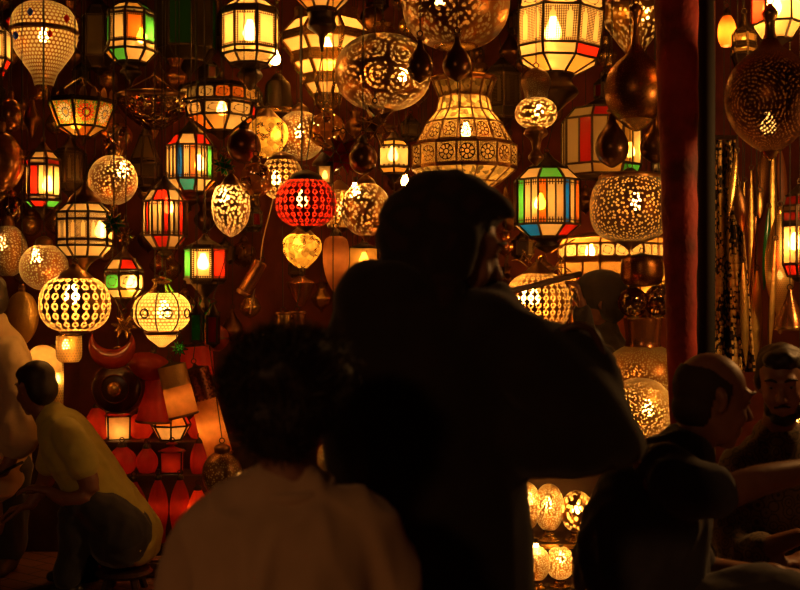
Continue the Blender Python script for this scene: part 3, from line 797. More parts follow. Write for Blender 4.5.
for k in range(8):
    a = 2*PI*(k+.5)/8
    b = MB(); b.torus((0, 0, 0), .022, .004); o = b.build('rosette_ring', IRON, r); o.location = (29.5*s_*math.cos(a), 29.5*s_*math.sin(a), (347-313)*s_); o.rotation_euler = (0, 0, a+PI/2)
turned('brass_oval', 'hammered gold oval lamp hanging near the frame edge above the cream shirt', 22, 5.9,
    [('shade', metal('hammered_gold', (.68, .42, .11), .34, bscale=110, bstr=.6), sp((291, 2), (296, 10), (306, 15), (318, 16.5), (330, 14), (340, 8), (346, 1))), ('collar', DBRASS, sp((284, 2), (288, 4), (291.5, 3)))], cat='lamp', flat=.55)
turned('pierced_cylinder_lantern', 'gold pierced cylinder hanging directly below the cream pumpkin lantern', 69, 5.8,
    [('shade', perf('pierced_gold_cyl', 'hex', 26, .30, (.7, .42, .1), liner=(1, .7, .25)), sp((336, 12), (338, 12.5), (356, 12.5), (362, 9))), ('collar', BRASS, sp((332, 4), (334, 10), (336.5, 12.3)))], lit=35, bulb=(66, 346), brad=.02)
# -- small dark hanging lanterns and red ornaments, centre left
for lab, px, y0, y1, w, c in (('small black square lantern with a green pane under the tricolour lantern', 197, 314, 341, 7.5, 'g'), ('narrow black square lantern with red panes, right of the green-paned one', 213, 316, 343, 7, 'r')):
    faceted('square_lantern', lab, px, 5.5, [(y0, w), (y1, w)], [c], 4, PI/4, cap=[(y0-12, 1), (y0-8, 3), (y0, w)], fin=[(y1, w), (y1+5, 1)])
star('glass_star', 'green glass star behind the small black square lanterns', 204, 312, 5.8, 17, leather('green_glass_star', 0), IRON, .4, cat='star ornament', rz=.9)
star('glass_star', 'small bright green star in front of the red lampshade, below the black lanterns', 179, 348, 5.5, 9, leather('bright_green_glass_star', (.1, .6, .08), .1), IRON, .4, lit=8, cat='star ornament', rz=.1)
star('brass_star', 'thin brass star beneath the green and white paned lantern', 124, 326, 5.7, 13, BRASS, BRASS, .35, cat='star ornament', rz=.4)
turned('rosette_lamp', 'round red leather lamp with a spiral front just above the boy\'s hair', 216, 5.7,
    [('shade', leather('red_leather_spiral', (.45, .07, .03)), sup(325, 351, 13, 3, 3)), ('spiral_disc', DBRASS, [(337, 13.4), (338, 14), (339, 13.4)])], cat='lamp')
turned('brass_cup', 'small square-sided gold cup above the boy\'s hair', 283, 5.8, [('body', BRASS, sp((313, 7), (314, 7.5), (326, 7.5), (331, 6))), ('rim', DBRASS, [(312, 7), (313.5, 8.3), (315, 7.5)])], cat='cup', seg=8)
turned('brass_cup', 'dull copper cup beside the small gold cup above the boy\'s hair', 297, 5.9, [('body', COPPER, sp((312, 8), (314, 8.5), (328, 8), (333, 6))), ('rim', DBRASS, [(311, 8), (312.5, 9.3), (314, 8.5)])], cat='cup', seg=12)
turned('metal_tube', 'tilted copper tube lamp behind the tricolour lantern', 243, 5.9, [('body', COPPER, sp((258, 7), (260, 7.5), (292, 7.5), (294, 6.5))), ('rim', DBRASS, [(291, 7.5), (293, 8.5), (295, 7.5)])], cat='lamp', tilt=.5)
turned('metal_cone_lamp', 'dim copper cone-shaped lamp beneath the gold cut-glass bowl', 301, 6.1, [('shade', COPPER, sp((276, 4), (282, 14), (285, 14), (296, 9), (306, 3)))], cat='lamp')
turned('leather_lamp', 'dim rust-coloured leather lamp beside the box lantern, below the lattice globe', 336, 6.1, [('shade', leather('rust_leather', (.40, .14, .04)), sp((236, 6), (242, 12), (262, 13), (280, 9), (292, 3)), 6, .1), ('collar', IRON, sp((228, 1), (232, 5), (236.5, 6.5)))], lit=10, bulb=(336, 262), cat='lamp')

# -- pieces behind the posts and top right
turned('onion_lantern', 'huge dark pierced globe with bull\'s-eye rings of pin holes, near the top corner', 770, 4.2,
    [('shade', P_RINGS, sp((38, 6), (48, 13), (58, 26), (70, 37), (88, 43), (108, 43), (128, 35), (142, 22), (152, 8))), ('neck', BRASS, sp((4, 2), (8, 5), (14, 8), (22, 5), (32, 5), (39, 7))), ('foot', BRASS, sp((151, 9), (156, 6), (160, 2)))], lit=7, bulb=(768, 127), seg=56)
faceted('arched_lantern', 'blazing white lantern with red edges behind the neck of the huge ringed globe', 777, 4.9,
    [(-30, 22), (-20, 24), (24, 24), (40, 14)], ['w', 'wwwwrw', 'w'], 6, .25, fin=[(40, 13), (46, 5), (50, 1)], lit=180, bulb=(772, 8), style=['plain', 'plain', 'mesh'], brad=.04)
faceted('metal_lantern', 'small lantern with bars of amber panes left of the blazing white lantern', 744, 5.2,
    [(30, 8), (34, 11), (43, 11), (48, 12), (54, 12), (70, 7)], ['#', 'y', '#', 'y', '#'], 6, 0, cap=[(14, 2), (22, 4), (30, 8)], fin=[(70, 6), (76, 1)], lit=14, bulb=(744, 44), brad=.018)
turned('leather_lamp', 'orange glowing leather lamp in the narrow gap right of the black post', 727, 5.4,
    [('shade', leather('orange_leather', (.8, .25, .04)), sp((16, 4), (24, 8), (36, 9), (46, 6))), ('collar', IRON, sp((8, 1), (12, 3), (16.3, 4.3)))], lit=70, bulb=(727, 34), brad=.018, cat='lamp')
faceted('red_lantern', 'bright lantern with red bars at the frame edge beside the gold mesh spindle', 800, 5.2,
    [(196, 14), (206, 17), (212, 17), (222, 17), (226, 17), (264, 17), (276, 12)], ['r', 'w', 'r', '#', 'wwrw', 'r'], 6, PI/6, cap=[(184, 2), (190, 8), (196, 14)], fin=[(276, 11), (282, 4)], lit=95, bulb=(795, 244))
turned('pierced_ball_lantern', 'gold pierced ball glowing at the frame edge behind the dark-haired man', 800, 5.0,
    [('shade', P_GOLD, sup(396, 442, 22, 8, 6)), ('collar', DBRASS, sp((388, 2), (392, 8), (396.5, 8.5)))], lit=50, bulb=(796, 425))
turned('brass_cone_lamp', 'brass cone lamp at the frame edge above the dark-haired man', 790, 5.1,
    [('shade', COPPER, sp((290, 2), (300, 5), (316, 12), (326, 15), (328, 15))), ('rim', BRASS, [(326, 15), (328, 16), (330, 15)])], cat='lamp')

bare_bulb('small bright bulb peeking out just above the top of the headscarf', 405, 182, 6.4, 36, .024)
# tangle of brass wire and a loose cable
Yw = 5.9; sw = Yw/F
r = empty('wire_ornament', W(543, 272, Yw), 'tangled brass wire ornament just under the striped lantern beside the headscarf', 'ornament')
rw = random.Random(5)
for k in range(22):
    p0 = Vector((rw.uniform(-24, 24)*sw, rw.uniform(-.06, .06), rw.uniform(4, 30)*sw)); p1 = p0 + Vector((rw.uniform(-16, 16)*sw, rw.uniform(-.05, .05), rw.uniform(-16, 16)*sw))
    b = MB(); b.path([p0, (p0+p1)/2+Vector((rw.uniform(-3, 3)*sw, 0, rw.uniform(-3, 3)*sw)), p1], .004); b.build('wire', BRASS, r)
b = MB(); b.lathe(smoothprof([(.001, 0), (.05, .01), (.06, .03), (.03, .05), (.004, .09)], 3), 16); b.build('stem', DBRASS, r, True)
HUNG.append((r, r.location.x, r.location.y, r.location.z+.09, .12, r.location.z, True))
r = empty('electric_cable', W(250, 314, 5.9), 'thin pale electric cable dangling in the dark gap above the boy', 'cable')
b = MB(); b.path([W(px, py, 5.9)-r.location for px, py in smoothprof([(281, 160), (276, 186), (270, 212), (263, 240), (259, 270), (253, 296), (250, 314)], 4)], .0035)
b.build('sheath', plain('pale_cable', (.55, .34, .2), .5), r)
HUNG.append((r, W(281, 160, 5.9).x, 5.9, W(281, 160, 5.9).z, .02, W(281, 160, 5.9).z, False))
# ------------------------------------------------------------------ red leather lamps on the stepped bench, left
RED = leather('red_leather', (.62, .035, .015)); RED2 = leather('crimson_leather', (.45, .02, .015)); TAN = leather('tan_parchment', (.85, .33, .08)); ORG = leather('orange_parchment', (.85, .30, .06))
HENNA = leather('henna_parchment', (.95, .62, .30))
def bench_step(px0, px1, Y, ztop, depth, zbot, label):
    x0, x1 = W(px0, 295, Y).x, W(px1, 295, Y).x
    root = empty('display_bench', ((x0+x1)/2, Y+depth/2, zbot), label, 'bench')
    b = MB(); b.box((0, 0, ztop-zbot-.015), (x1-x0, depth, .03)); b.build('top_board', WOOD, root)
    b = MB(); b.box((0, -depth/2+.02, (ztop-zbot-.03)/2), (x1-x0-.02, .025, ztop-zbot-.032)); b.build('front_panel', WOOD, root)
    for sx in (-1, 1):
        b = MB(); b.box((sx*((x1-x0)/2-.03), .03, (ztop-zbot-.03)/2), (.04, depth-.08, ztop-zbot-.032)); b.build('side_panel', WOOD, root)
    return root
m, nt, out = newmat('dark_wood'); nz = noise_tex(nt, objco(nt), 6, 5)
p = principled(nt, ramp(nt, nz.outputs[0], [(.3, (.035, .014, .006)), (.7, (.075, .032, .014))]), .6); nt.links.new(p.outputs[0], out.inputs[0]); WOOD = m
bench_step(92, 250, 5.75, .10, .26, 0.0, 'low front step of the lamp bench behind the crouching man')
bench_step(92, 250, 6.03, .42, .24, 0.0, 'middle step of the lamp bench crowded with red leather lamps')
bench_step(88, 262, 6.30, .565, .40, 0.0, 'top step of the lamp bench carrying the glowing cube lamp')

def on(Y, z, py_base=None): return CY + (CAM_Z - z)*F/Y      # photo row of a support height
def cube_lamp(label, px, Y, z, hw, h, col, lit, lean=.0, rot=.35):
    yb = on(Y, z)
    return faceted('leather_lamp', label, px, Y, [(yb-h, hw*1.05), (yb-1.2, hw)], [[col]], 4, PI/4+rot, cap=[(yb-h-9, 2), (yb-h-7, 6), (yb-h-5, 2), (yb-h, hw*1.0)], lit=lit, t=.8, cat='lamp', hang=False, brad=.02, capm=RED2, bulb=(px, yb-h*.35))
def shade_lamp(label, px, Y, z, pts, m, lit=0, bulb=None, lobes=0, amp=0., name='leather_lamp'):
    yb = on(Y, z)
    pr = sp(*[(yb-a, b) for a, b in pts])
    top = pts[0]
    return turned(name, label, px, Y, [('shade', m, pr, lobes, amp), ('collar', IRON, [(yb-top[0]-5, 1.5), (yb-top[0]-3, 4), (yb-top[0], top[1])])], lit=lit, bulb=(px, yb-bulb) if bulb else None, cat='lamp', hang=False, brad=.018)
cube_lamp('glowing red and cream cube lamp on the top bench step', 118, 6.42, .565, 14.5, 24, [RED2, HENNA][1].name, 26)
r = faceted('leather_lamp', 'glowing faceted lamp of orange and red leather triangles on the top bench step', 171, 6.4,
    [(on(6.4, .565)-27, 13), (on(6.4, .565)-15, 20), (on(6.4, .565)-1, 12)], [['orange_parchment', 'red_leather', 'henna_parchment'], ['henna_parchment', 'orange_parchment', 'henna_parchment', 'red_leather']], 7, .2,
    cap=[(on(6.4, .565)-36, 1), (on(6.4, .565)-33, 4), (on(6.4, .565)-27, 13)], lit=30, cat='lamp', hang=False, t=.9, brad=.02)
shade_lamp('round red leather lamp between the cube lamp and the faceted lamp', 141, 6.5, .565, [(24, 6), (18, 12), (8, 13), (0, 8)], RED, 9, 10, 8, .1)
shade_lamp('red cone lamp leaning behind the crouching man beside the cube lamp', 97, 6.5, .565, [(30, 5), (18, 12), (6, 17), (0, 17)], RED, 12, 9, 6, .1)
shade_lamp('round red leather lamp beside the tall cylinder lamp on the top step', 199, 6.5, .565, [(22, 5), (16, 11), (8, 12), (0, 8)], RED, 7, 10, 8, .1)
cube_lamp('dim red box lamp with henna marks on the middle bench step', 172, 6.12, .42, 14, 22, RED.name, 5, rot=.1)
shade_lamp('dark red vase lamp on the middle step below the cube lamp', 122, 6.12, .42, [(26, 5), (18, 13), (8, 15), (0, 10)], RED2, 7, 10, 8, .14)
shade_lamp('dark red vase lamp on the middle step between two others', 147, 6.14, .42, [(24, 4), (16, 10), (8, 11), (0, 8)], RED2, 4, 10, 6, .14)
shade_lamp('tall red leather lamp on the middle step under the tall cylinder lamp', 200, 6.12, .42, [(30, 5), (20, 9), (8, 10), (0, 8)], RED2, 5, 12, 6, .12)
shade_lamp('red lamp with a pale pointed panel on the low step, left one of the pair', 158, 5.85, .10, [(62, 3), (48, 9), (30, 11), (10, 8), (0, 9)], RED, 4, 34, 4, .2)
shade_lamp('red lamp with a pale pointed panel on the low step, right one of the pair', 180, 5.85, .10, [(62, 3), (48, 9), (30, 11), (10, 8), (0, 9)], RED, 4, 34, 4, .2)
shade_lamp('brightly glowing red pleated lamp on the low step beside the boy\'s shoulder', 198, 5.8, .10, [(54, 4), (40, 10), (24, 12), (0, 9)], leather('bright_red_leather', (.9, .09, .02)), 22, 30, 10, .12)
shade_lamp('dim red bulbous lamp on the low step behind the yellow shirt hem', 134, 5.86, .10, [(60, 3), (44, 11), (28, 14), (10, 9), (0, 10)], RED2, 6, 30, 8, .12)
shade_lamp('small glowing red lamp with an orange neck at the end of the low step', 216, 5.88, .10, [(44, 4), (32, 8), (16, 10), (0, 8)], ORG, 9, 20, 6, .1)

# hanging shades above the bench
def drum(label, px, Y, y0, y1, w0, w1, mtop, mbody, split, tilt, lit=0, bulb=None, name='cylinder_lamp'):
    s = Y/F
    ym = y0+(y1-y0)*split; wm = w0+(w1-w0)*split
    return turned(name, label, px, Y, [('top_band', mtop, [(y0, w0), (ym, wm)]), ('shade', mbody, [(ym, wm*.985), (y1, w1)]), ('lid', IRON, [(y0-6, 1), (y0-3, 3), (y0, w0)]), ('rim', DBRASS, [(y1-1, w1), (y1+.4, w1+1), (y1+1.5, w1)])], lit=lit, bulb=bulb, cat='lamp', tilt=tilt, brad=.02)
GLIT = metal('gold_embossed', (.55, .30, .09), .38, bscale=150, bstr=.9)
drum('tilted parchment cylinder lamp with an embossed gold top band, above the faceted lamp', 184, 5.85, 364, 415, 14, 15, GLIT, TAN, .42, -.24, 14, (184, 400))
drum('tall tilted cylinder lamp with a dark latticed top and tan lower shade', 219, 6.15, 366, 455, 13, 14, perf('pierced_dark_lattice', 'hex', 22, .26, (.12, .04, .02), liner=(.9, .2, .08)), TAN, .36, -.26, 22, (216, 428))
drum('dark red tapering lampshade hanging behind the tilted parchment cylinder', 153, 6.15, 372, 421, 8, 17, RED2, RED, .1, .05, 4, (153, 410), 'cone_lamp')
drum('red square lampshade hanging under the green star', 198, 6.5, 346, 376, 16, 17, RED, RED, .2, -.06, 5, (198, 366), 'drum_lamp')
# red glossy crescent and hide
def crescent(label, px, py, Y, R, r, m):
    s = Y/F
    root = empty('crescent_lamp', W(px, py+R, Y), label, 'lamp')
    b = MB(); n = 18
    prof = []
    for i in range(n+1):
        a = PI*(.92 + 1.16*i/n)
        wdt = math.sin(PI*i/n)
        prof.append((Vector((R*.72*s*math.cos(a), 0, R*s+R*.72*s*math.sin(a))), max(r*s*wdt, .002)))
    k = len(b.v)
    for c, w in prof:
        d = (c-Vector((0, 0, R*s))).normalized()
        for j in range(10):
            q = 2*PI*j/10
            b.v.append(c + d*w*math.cos(q) + Vector((0, 1, 0))*w*.7*math.sin(q))
    for i in range(n):
        for j in range(10):
            j2 = (j+1) % 10
            b.f.append((k+i*10+j, k+(i+1)*10+j, k+(i+1)*10+j2, k+i*10+j2)); b.uv.append([(0, 0)]*4)
    b.build('shade', m, root, True)
    b = MB()
    for e in (0, n): b.path([prof[e][0], Vector((0, 0, 2.6*R*s))], .003)
    b.build('hanging_wire', IRON, root)
    HUNG.append((root, root.location.x, root.location.y, root.location.z+2.6*R*s, R*s, root.location.z, True))
crescent('glossy red crescent-moon lamp below the cream pumpkin lantern', 112, 339, 5.8, 28, 10, leather('glossy_red', (.55, .06, .02), .2))
shade_y = 372
turned('leather_pouffe', 'glossy red leather drum hanging right of the crescent-moon lamp', 146, 6.0, [('shade', leather('glossy_red', 0), sp((352, 3), (356, 16), (364, 22), (374, 17), (380, 4)), 10, .06), ('tuft', IRON, [(349, 1), (350.5, 3), (352.5, 3.2)])], cat='lamp', tilt=.25)
# dark round lamp with a brass boss, facing the lane
Yd = 6.1; sd = Yd/F
r = empty('round_wall_lamp', W(118, 424, Yd), 'big dark round lamp with a shiny brass boss, above the cube lamp', 'lamp')
b = MB(); b.lathe(smoothprof([(.0006, -.07), (12*sd, -.065), (22*sd, -.04), (26*sd, 0), (27*sd, .05), (24*sd, .10), (.0006, .12)], 4), 36)
DKRED = plain('dark_lacquer', (.045, .008, .005), .3)
o = b.build('shade', DKRED, r, True); o.rotation_euler = (PI/2, 0, 0); o.rotation_euler = (PI/2+0.0, 0, 0); o.location = (0, 0, 36*sd); o.scale = (1, 1, -1)
b = MB(); b.lathe(smoothprof([(.0006, -.105), (5*sd, -.10), (7.5*sd, -.085), (7.5*sd, -.06)], 3), 24); o = b.build('boss', BRASS, r, True); o.rotation_euler = (-PI/2, 0, 0); o.location = (0, 0, 36*sd)
o.rotation_euler = (PI/2, 0, 0); o.scale = (1, 1, -1)
for rr, yy in ((14, -.066), (25, -.03)):
    b = MB(); b.torus((0, 0, 0), rr*sd, .004, segs=28); o = b.build('bead_ring', plain('lacquer_bead', (.10, .02, .012), .25), r, True); o.location = (0, yy-.004, 36*sd)
b = MB(); b.torus((0, 0, 0), 5*sd, .005, segs=18); o = b.build('hanging_loop', BRASS, r, True); o.location = (0, 0, 72*sd)
HUNG.append((r, r.location.x, r.location.y, r.location.z+77*sd, .17, r.location.z, True))
# gold column and cream dome by the crouching man's head
turned('column_lamp', 'tall slim gold column lamp just behind the crouching man\'s head', 57, 6.3, [('shade', perf('pierced_column', 'hex', 14, .28, (.75, .48, .12), liner=(1, .7, .25)), sp((348, 5), (350, 6.5), (418, 6), (420, 6))), ('lid', BRASS, [(343, 1), (345, 4), (348, 5)]), ('base', DBRASS, sp((420, 6), (424, 9), (on(6.3, .565), 9)))], lit=50, bulb=(57, 380), cat='lamp', brad=.02, hang=False)
turned('dome_lamp', 'cream domed lamp glowing just over the crouching man\'s head', 43, 6.2, [('shade', leather('cream_parchment', (.95, .62, .24)), sp((345, 1), (347, 8), (354, 15), (364, 18), (372, 18))), ('base', DBRASS, sp((372, 15), (376, 7), (390, 3), (420, 3), (on(6.2, .565), 12)))], lit=40, bulb=(43, 362), cat='lamp', brad=.02, hang=False)
bench_step(-8, 74, 6.05, .565, .5, 0.0, 'bench with lamps behind the crouching man and the cream shirt')
turned('pierced_ball_lantern', 'dark gold pierced ball low down beside the boy\'s shoulder', 222, 5.62,
    [('shade', perf('pierced_dark_gold', 'voro', 38, .24, (.22, .10, .04)), sup(452, 496, 20, 7, 6)), ('collar', DBRASS, sp((443, 2), (447, 8), (452.5, 7.5)))], lit=10, bulb=(238, 478), brad=.016)
turned('pierced_ball_lantern', 'pierced gold ball glinting between the boy and the dark coat', 333, 5.0,
    [('shade', perf('pierced_coarse', 'voro', 40, .33, (.35, .18, .06)), sup(440, 476, 16, 6, 5)), ('collar', DBRASS, sp((432, 2), (436, 6), (440.5, 6.5)))], lit=14, bulb=(336, 456), brad=.016)

# ------------------------------------------------------------------ brass table lamps on the stepped stand, centre right
def step_stand(px0, px1, Y, depth, ztop, label):
    x0, x1 = W(px0, 295, Y).x, W(px1, 295, Y).x
    root = empty('display_stand', ((x0+x1)/2, Y+depth/2, 0), label, 'stand')
    b = MB(); b.box((0, 0, ztop-.0125), (x1-x0, depth, .025)); b.build('top_board', WOOD, root)
    b = MB(); b.box((0, -depth/2+.012, ztop/2-.013), (x1-x0-.03, .02, ztop-.03)); b.build('front_panel', WOOD, root)
    b = MB(); b.box((0, -depth/2-.005, ztop-.008), (x1-x0, .012, .022)); b.build('edge_strip', BRASS, root)
    for sx in (-1, 1):
        b = MB(); b.box((sx*((x1-x0)/2-.03), .02, ztop/2-.013), (.03, depth-.06, ztop-.028)); b.build('side_panel', WOOD, root)
    return root
step_stand(500, 625, 4.85, .26, .10, 'low brass-edged stand in front carrying three glowing brass lamps')
step_stand(500, 640, 5.12, .30, .25, 'second brass-edged stand carrying the tall egg lamp')
step_stand(490, 720, 5.43, .60, .56, 'tall stand beneath the large gold urn lantern')
def table_lamp(label, px, Y, z, h, hw, m, lit, bulb, e=2.0, name='brass_table_lamp'):
    yb = on(Y, z)
    return turned(name, label, px, Y, [('shade', m, sup(yb-h, yb-h*.2, hw, 2, hw*.42, e, 16)), ('stem', BRASS, sp((yb-h*.22, hw*.44), (yb-h*.15, hw*.36), (yb-h*.11, hw*.42), (yb-h*.07, hw*.36))), ('base', BRASS, sp((yb-h*.08, hw*.36), (yb-h*.04, hw*.565), (yb-1, hw*.72), (yb, hw*.7)))],
        lit=lit, bulb=(bulb[0], bulb[1]), cat='table lamp', brad=.022, ring=False)
P_EGGB = perf('pierced_egg_brass', 'voro', 42, .30, (.50, .25, .06), liner=(1, .75, .35), clear=.3)
P_BALLB = perf('pierced_ball_brass', 'voro', 18, .36, (.55, .28, .08), liner=(1, .7, .28), clear=.45)
table_lamp('tall egg-shaped pierced brass table lamp on the second stand', 549, 5.2, .25, 57, 15, P_EGGB, 55, (548, 505))
table_lamp('round coarse-pierced brass table lamp beside the tall egg lamp', 577, 5.2, .25, 50, 16.5, P_BALLB, 60, (577, 511))
table_lamp('egg-shaped brass lamp mostly hidden by the dark coat on the second stand', 526, 5.22, .25, 58, 15, P_EGGB, 50, (530, 500))
table_lamp('small glowing brass lamp against the coat edge on the low stand', 537, 4.93, .10, 42, 13, P_EGGB, 50, (536, 552))
table_lamp('small glowing brass ball lamp in the middle of the low stand', 560, 4.96, .10, 40, 15, P_EGGB, 50, (561, 559))
table_lamp('small unlit dark brass ball lamp by the man\'s back on the low stand', 584, 4.93, .10, 38, 14, perf('pierced_dim_ball', 'voro', 46, .25, (.4, .18, .05)), 5, (584, 560))
# big urn and its dome
turned('pierced_urn_lantern', 'large squat gold pierced urn lamp glowing beside the coat sleeve', 643, 5.8,
    [('shade', P_URN, sup(346, 417, 42, 17, 20, 2.1, 18)), ('neck', COPPER, sp((318, 20), (322, 19), (340, 17), (347, 18))), ('foot', BRASS, sp((416, 22), (419, 20), (on(5.8, .56), 24)))], lit=60, bulb=(655, 392), seg=56, ring=False)
turned('pierced_dome_lamp', 'low glowing pierced gold dome in front of the large squat urn', 640, 5.55,
    [('shade', P_DOME, sup(378, 440, 33, 4, 22, 2.1, 18)), ('base', BRASS, sp((439, 23), (444, 20), (on(5.55, .56)-1, 22)))], lit=70, bulb=(648, 410), seg=48, ring=False)

# ------------------------------------------------------------------ hanging strips and sequinned cloth, right
def strip(label, px, Y, y0, y1, hw, m, lean=0., flat=.3, name='metal_pendant', prof=None, cat='ornament'):
    h = y1-y0
    pts = prof or [(y0, .6), (y0+h*.06, hw*.35), (y0+h*.25, hw*.8), (y0+h*.5, hw), (y0+h*.75, hw*.8), (y0+h*.94, hw*.3), (y1, .5)]
    return turned(name, label, px, Y, [('body', m, sp(*pts))], cat=cat, seg=16, flat=flat, tilt=lean)
GOLDF = metal('gold_leaf', (.85, .55, .14), .3, bscale=90, bstr=.5)
m, nt, out = newmat('sequinned_cloth')
u, v = uvs(nt); vo = voro(nt, comb(nt, u, v*2.6), 17); vo2 = noise_tex(nt, comb(nt, u, v*2.6), 3.4, 3)
pb_ = principled(nt, (.02, .012, .008), .8); pg = principled(nt, (.95, .66, .22), .45, .25)
mask = (S(nt, vo.outputs[0]) < .40).min((S(nt, vo2.outputs[0]) > .36)).max(S(nt, vo2.outputs[0]) > .53)
nt.links.new(mixsh(nt, mask, pb_.outputs[0], pg.outputs[0]), out.inputs[0]); SEQ = m
Ys = 5.75; ss = Ys/F
r = empty('sequinned_shawl', W(724, 372, Ys), 'dark shawl with patches of gold sequins hanging beside the black post', 'shawl')
b = MB(); n = 26
def shp(u, v):     # u across, v down
    px = 724 + (u-.5)*(22+30*v) + 6*v; py = 140+v*232
    w = W(px, py, Ys + .05*math.sin(u*15+v*2.2) + .03*math.sin(u*31))
    return w - r.location
for i in range(30):
    for j in range(30):
        a, c, d, e = i/30, (i+1)/30, j/30, (j+1)/30
        b.quad(shp(a, e), shp(c, e), shp(c, d), shp(a, d), ((a, e), (c, e), (c, d), (a, d)))
o = b.build('cloth', SEQ, r, True)
md = o.modifiers.new('thick', 'SOLIDIFY'); md.thickness = .006
b = MB(); b.bar(shp(-.05, -.012), shp(1.05, -.012), .012, 8); b.build('hanging_rod', IRON, r)
HUNG.append((r, r.location.x, r.location.y, W(727, 138, Ys).z, .06, r.location.z, True))
spec = [('narrow gold strip pendant nearest the sequinned shawl', 741, 6.00, 182, 352, 3.2, GOLDF, .02),
        ('long dark bronze strip pendant beside the sequinned shawl, high up', 735, 6.15, 150, 300, 5, GDARK, -.03),
        ('slim copper strip pendant crossing in front of the dark one', 749, 5.95, 215, 358, 3, COPPER, .05),
        ('long gold strip pendant in the middle of the hanging strips', 753, 6.10, 170, 340, 3.6, GOLDF, -.01),
        ('dull brass strip pendant with a pierced face under the huge ringed globe', 750, 6.25, 148, 236, 11, P_FINE2, .2),
        ('short gold diamond pendant among the hanging strips', 760, 5.90, 192, 218, 3.4, GOLDF, 0.),
        ('long green glass strip pendant among the brass strips', 764, 6.00, 208, 290, 3.6, leather('green_glass_star', 0), .06),
        ('slanting dark bronze strip pendant next to the gold mesh spindle', 768, 5.93, 218, 350, 4, GDARK, .09),
        ('wide tan strip pendant low down, right of the shawl', 758, 6.20, 250, 368, 7, DBRASS, -.04),
        ('bright gold strip pendant just under the huge ringed globe', 773, 6.05, 150, 262, 4, GOLDF, .0),
        ('red-brown strip pendant above the gold mesh spindle', 784, 6.15, 150, 215, 5, leather('rust_leather', 0), -.05),
        ('twisted gold strip pendant low beside the sequinned shawl', 746, 5.7, 262, 366, 4.5, GOLDF, -.03),
        ('broad gold strip pendant low in the middle of the strips', 755, 5.9, 270, 366, 6, GOLDF, .02),
        ('short bright brass strip pendant high beside the shawl top', 729, 5.5, 152, 216, 4, BRASS, .12),
        ('narrow brass strip pendant in front of the green glass strip', 770, 5.6, 240, 350, 3, GOLDF, .05),
        ('leaf-shaped dark brass pendant high up below the huge ringed globe', 743, 5.6, 186, 232, 7, DBRASS, -.1),
        ('thin copper strip pendant hugging the black post', 717, 5.95, 160, 255, 2.4, COPPER, -.04)]
for a in spec: strip(a[0], a[1], a[2], a[3], a[4], a[5], a[6], a[7])
turned('mesh_spindle_lantern', 'long gold mesh spindle lantern hanging beside the brass strips', 780, 5.6,
    [('shade', perf('gold_mesh', 'hex', 40, .24, (.80, .52, .16), liner=(1, .7, .3)), sp((214, 3), (226, 8), (246, 13.5), (268, 15), (290, 12.5), (306, 7), (316, 3))), ('collar', BRASS, sp((206, 1), (210, 3), (214.4, 3.2))), ('finial', BRASS, sp((315, 3.4), (320, 5), (328, 4), (334, 1)))], lit=10, bulb=(780, 276), flat=.6, brad=.016)

# ------------------------------------------------------------------ small things lost in the gaps
rnd = random.Random(11)
taken = []
fill = []
for (gy) in range(-4, 336, 25):
    for gx in range(2, 668, 25):
        px, py = gx+rnd.uniform(-9, 9), gy+rnd.uniform(-9, 9)
        if py > 230 and 215 < px < 345 and rnd.random() < .6: continue
        if 548 < px < 676 and 215 < py < 320: continue
        hide = False
        for (r_, x_, y_, zt_, rad_, zb_, _c) in HUNG:
            P1 = (x_*F/y_+CX); w_ = rad_*F/y_; t_ = CY-(zt_-CAM_Z)*F/y_; b_ = CY-(zb_-CAM_Z)*F/y_
            if abs(px-P1) < w_*.72 and t_+6 < py < b_-6: hide = True; break
        if not hide: fill.append((px, py))
spots = fill
kinds = 'ball onion urn hex star'.split()
MIXM = [BRASS, DBRASS, COPPER, GDARK, BRASS, GOLDG, BRASS]
LB = 'small unlit brass ornament in the dark gaps behind the lit lanterns'
for i, (px, py) in enumerate(spots):
    Y = 6.75 + rnd.random()*.5; m = MIXM[rnd.randrange(len(MIXM))]; hw = rnd.uniform(8, 12.5)
    k = kinds[i % 4]
    if k == 'ball':
        turned('small_lantern', LB, px, Y, [('body', m, sup(py-hw, py+hw, hw, 3, 2)), ('collar', DBRASS, sp((py-hw-7, 1), (py-hw-3, 4), (py-hw+.3, 3.4)))], seg=24, group='unlit brass ornaments in the gaps', cat='ornament')
    elif k == 'onion':
        turned('small_lantern', LB, px, Y, [('body', m, sp((py-hw*1.6, 1), (py-hw, hw*.3), (py-hw*.2, hw*.8), (py+hw*.4, hw), (py+hw, hw*.6), (py+hw*1.3, 1)))], seg=24, group='unlit brass ornaments in the gaps', cat='ornament')
    elif k == 'urn':
        turned('small_lantern', LB, px, Y, [('body', m, sp((py-hw*1.4, hw*.7), (py-hw, hw*.5), (py-hw*.6, hw*.5), (py, hw), (py+hw*.7, hw*.8), (py+hw*1.2, hw*.2), (py+hw*1.5, .5)), 8, .1)], seg=32, group='unlit brass ornaments in the gaps', cat='ornament')
    else:
        faceted('small_lantern', LB, px, Y, [(py-hw*.9, hw*.5), (py-hw*.5, hw*.9), (py+hw*.6, hw*.9), (py+hw, hw*.5)], [rnd.choice('dc'), rnd.choice(['dc', 'd', 'yd', 'rd']), 'd'], 6, rnd.random(), cap=[(py-hw*1.5, 1), (py-hw*1.2, hw*.25), (py-hw*.9, hw*.5)], group='unlit brass ornaments in the gaps', cat='ornament')

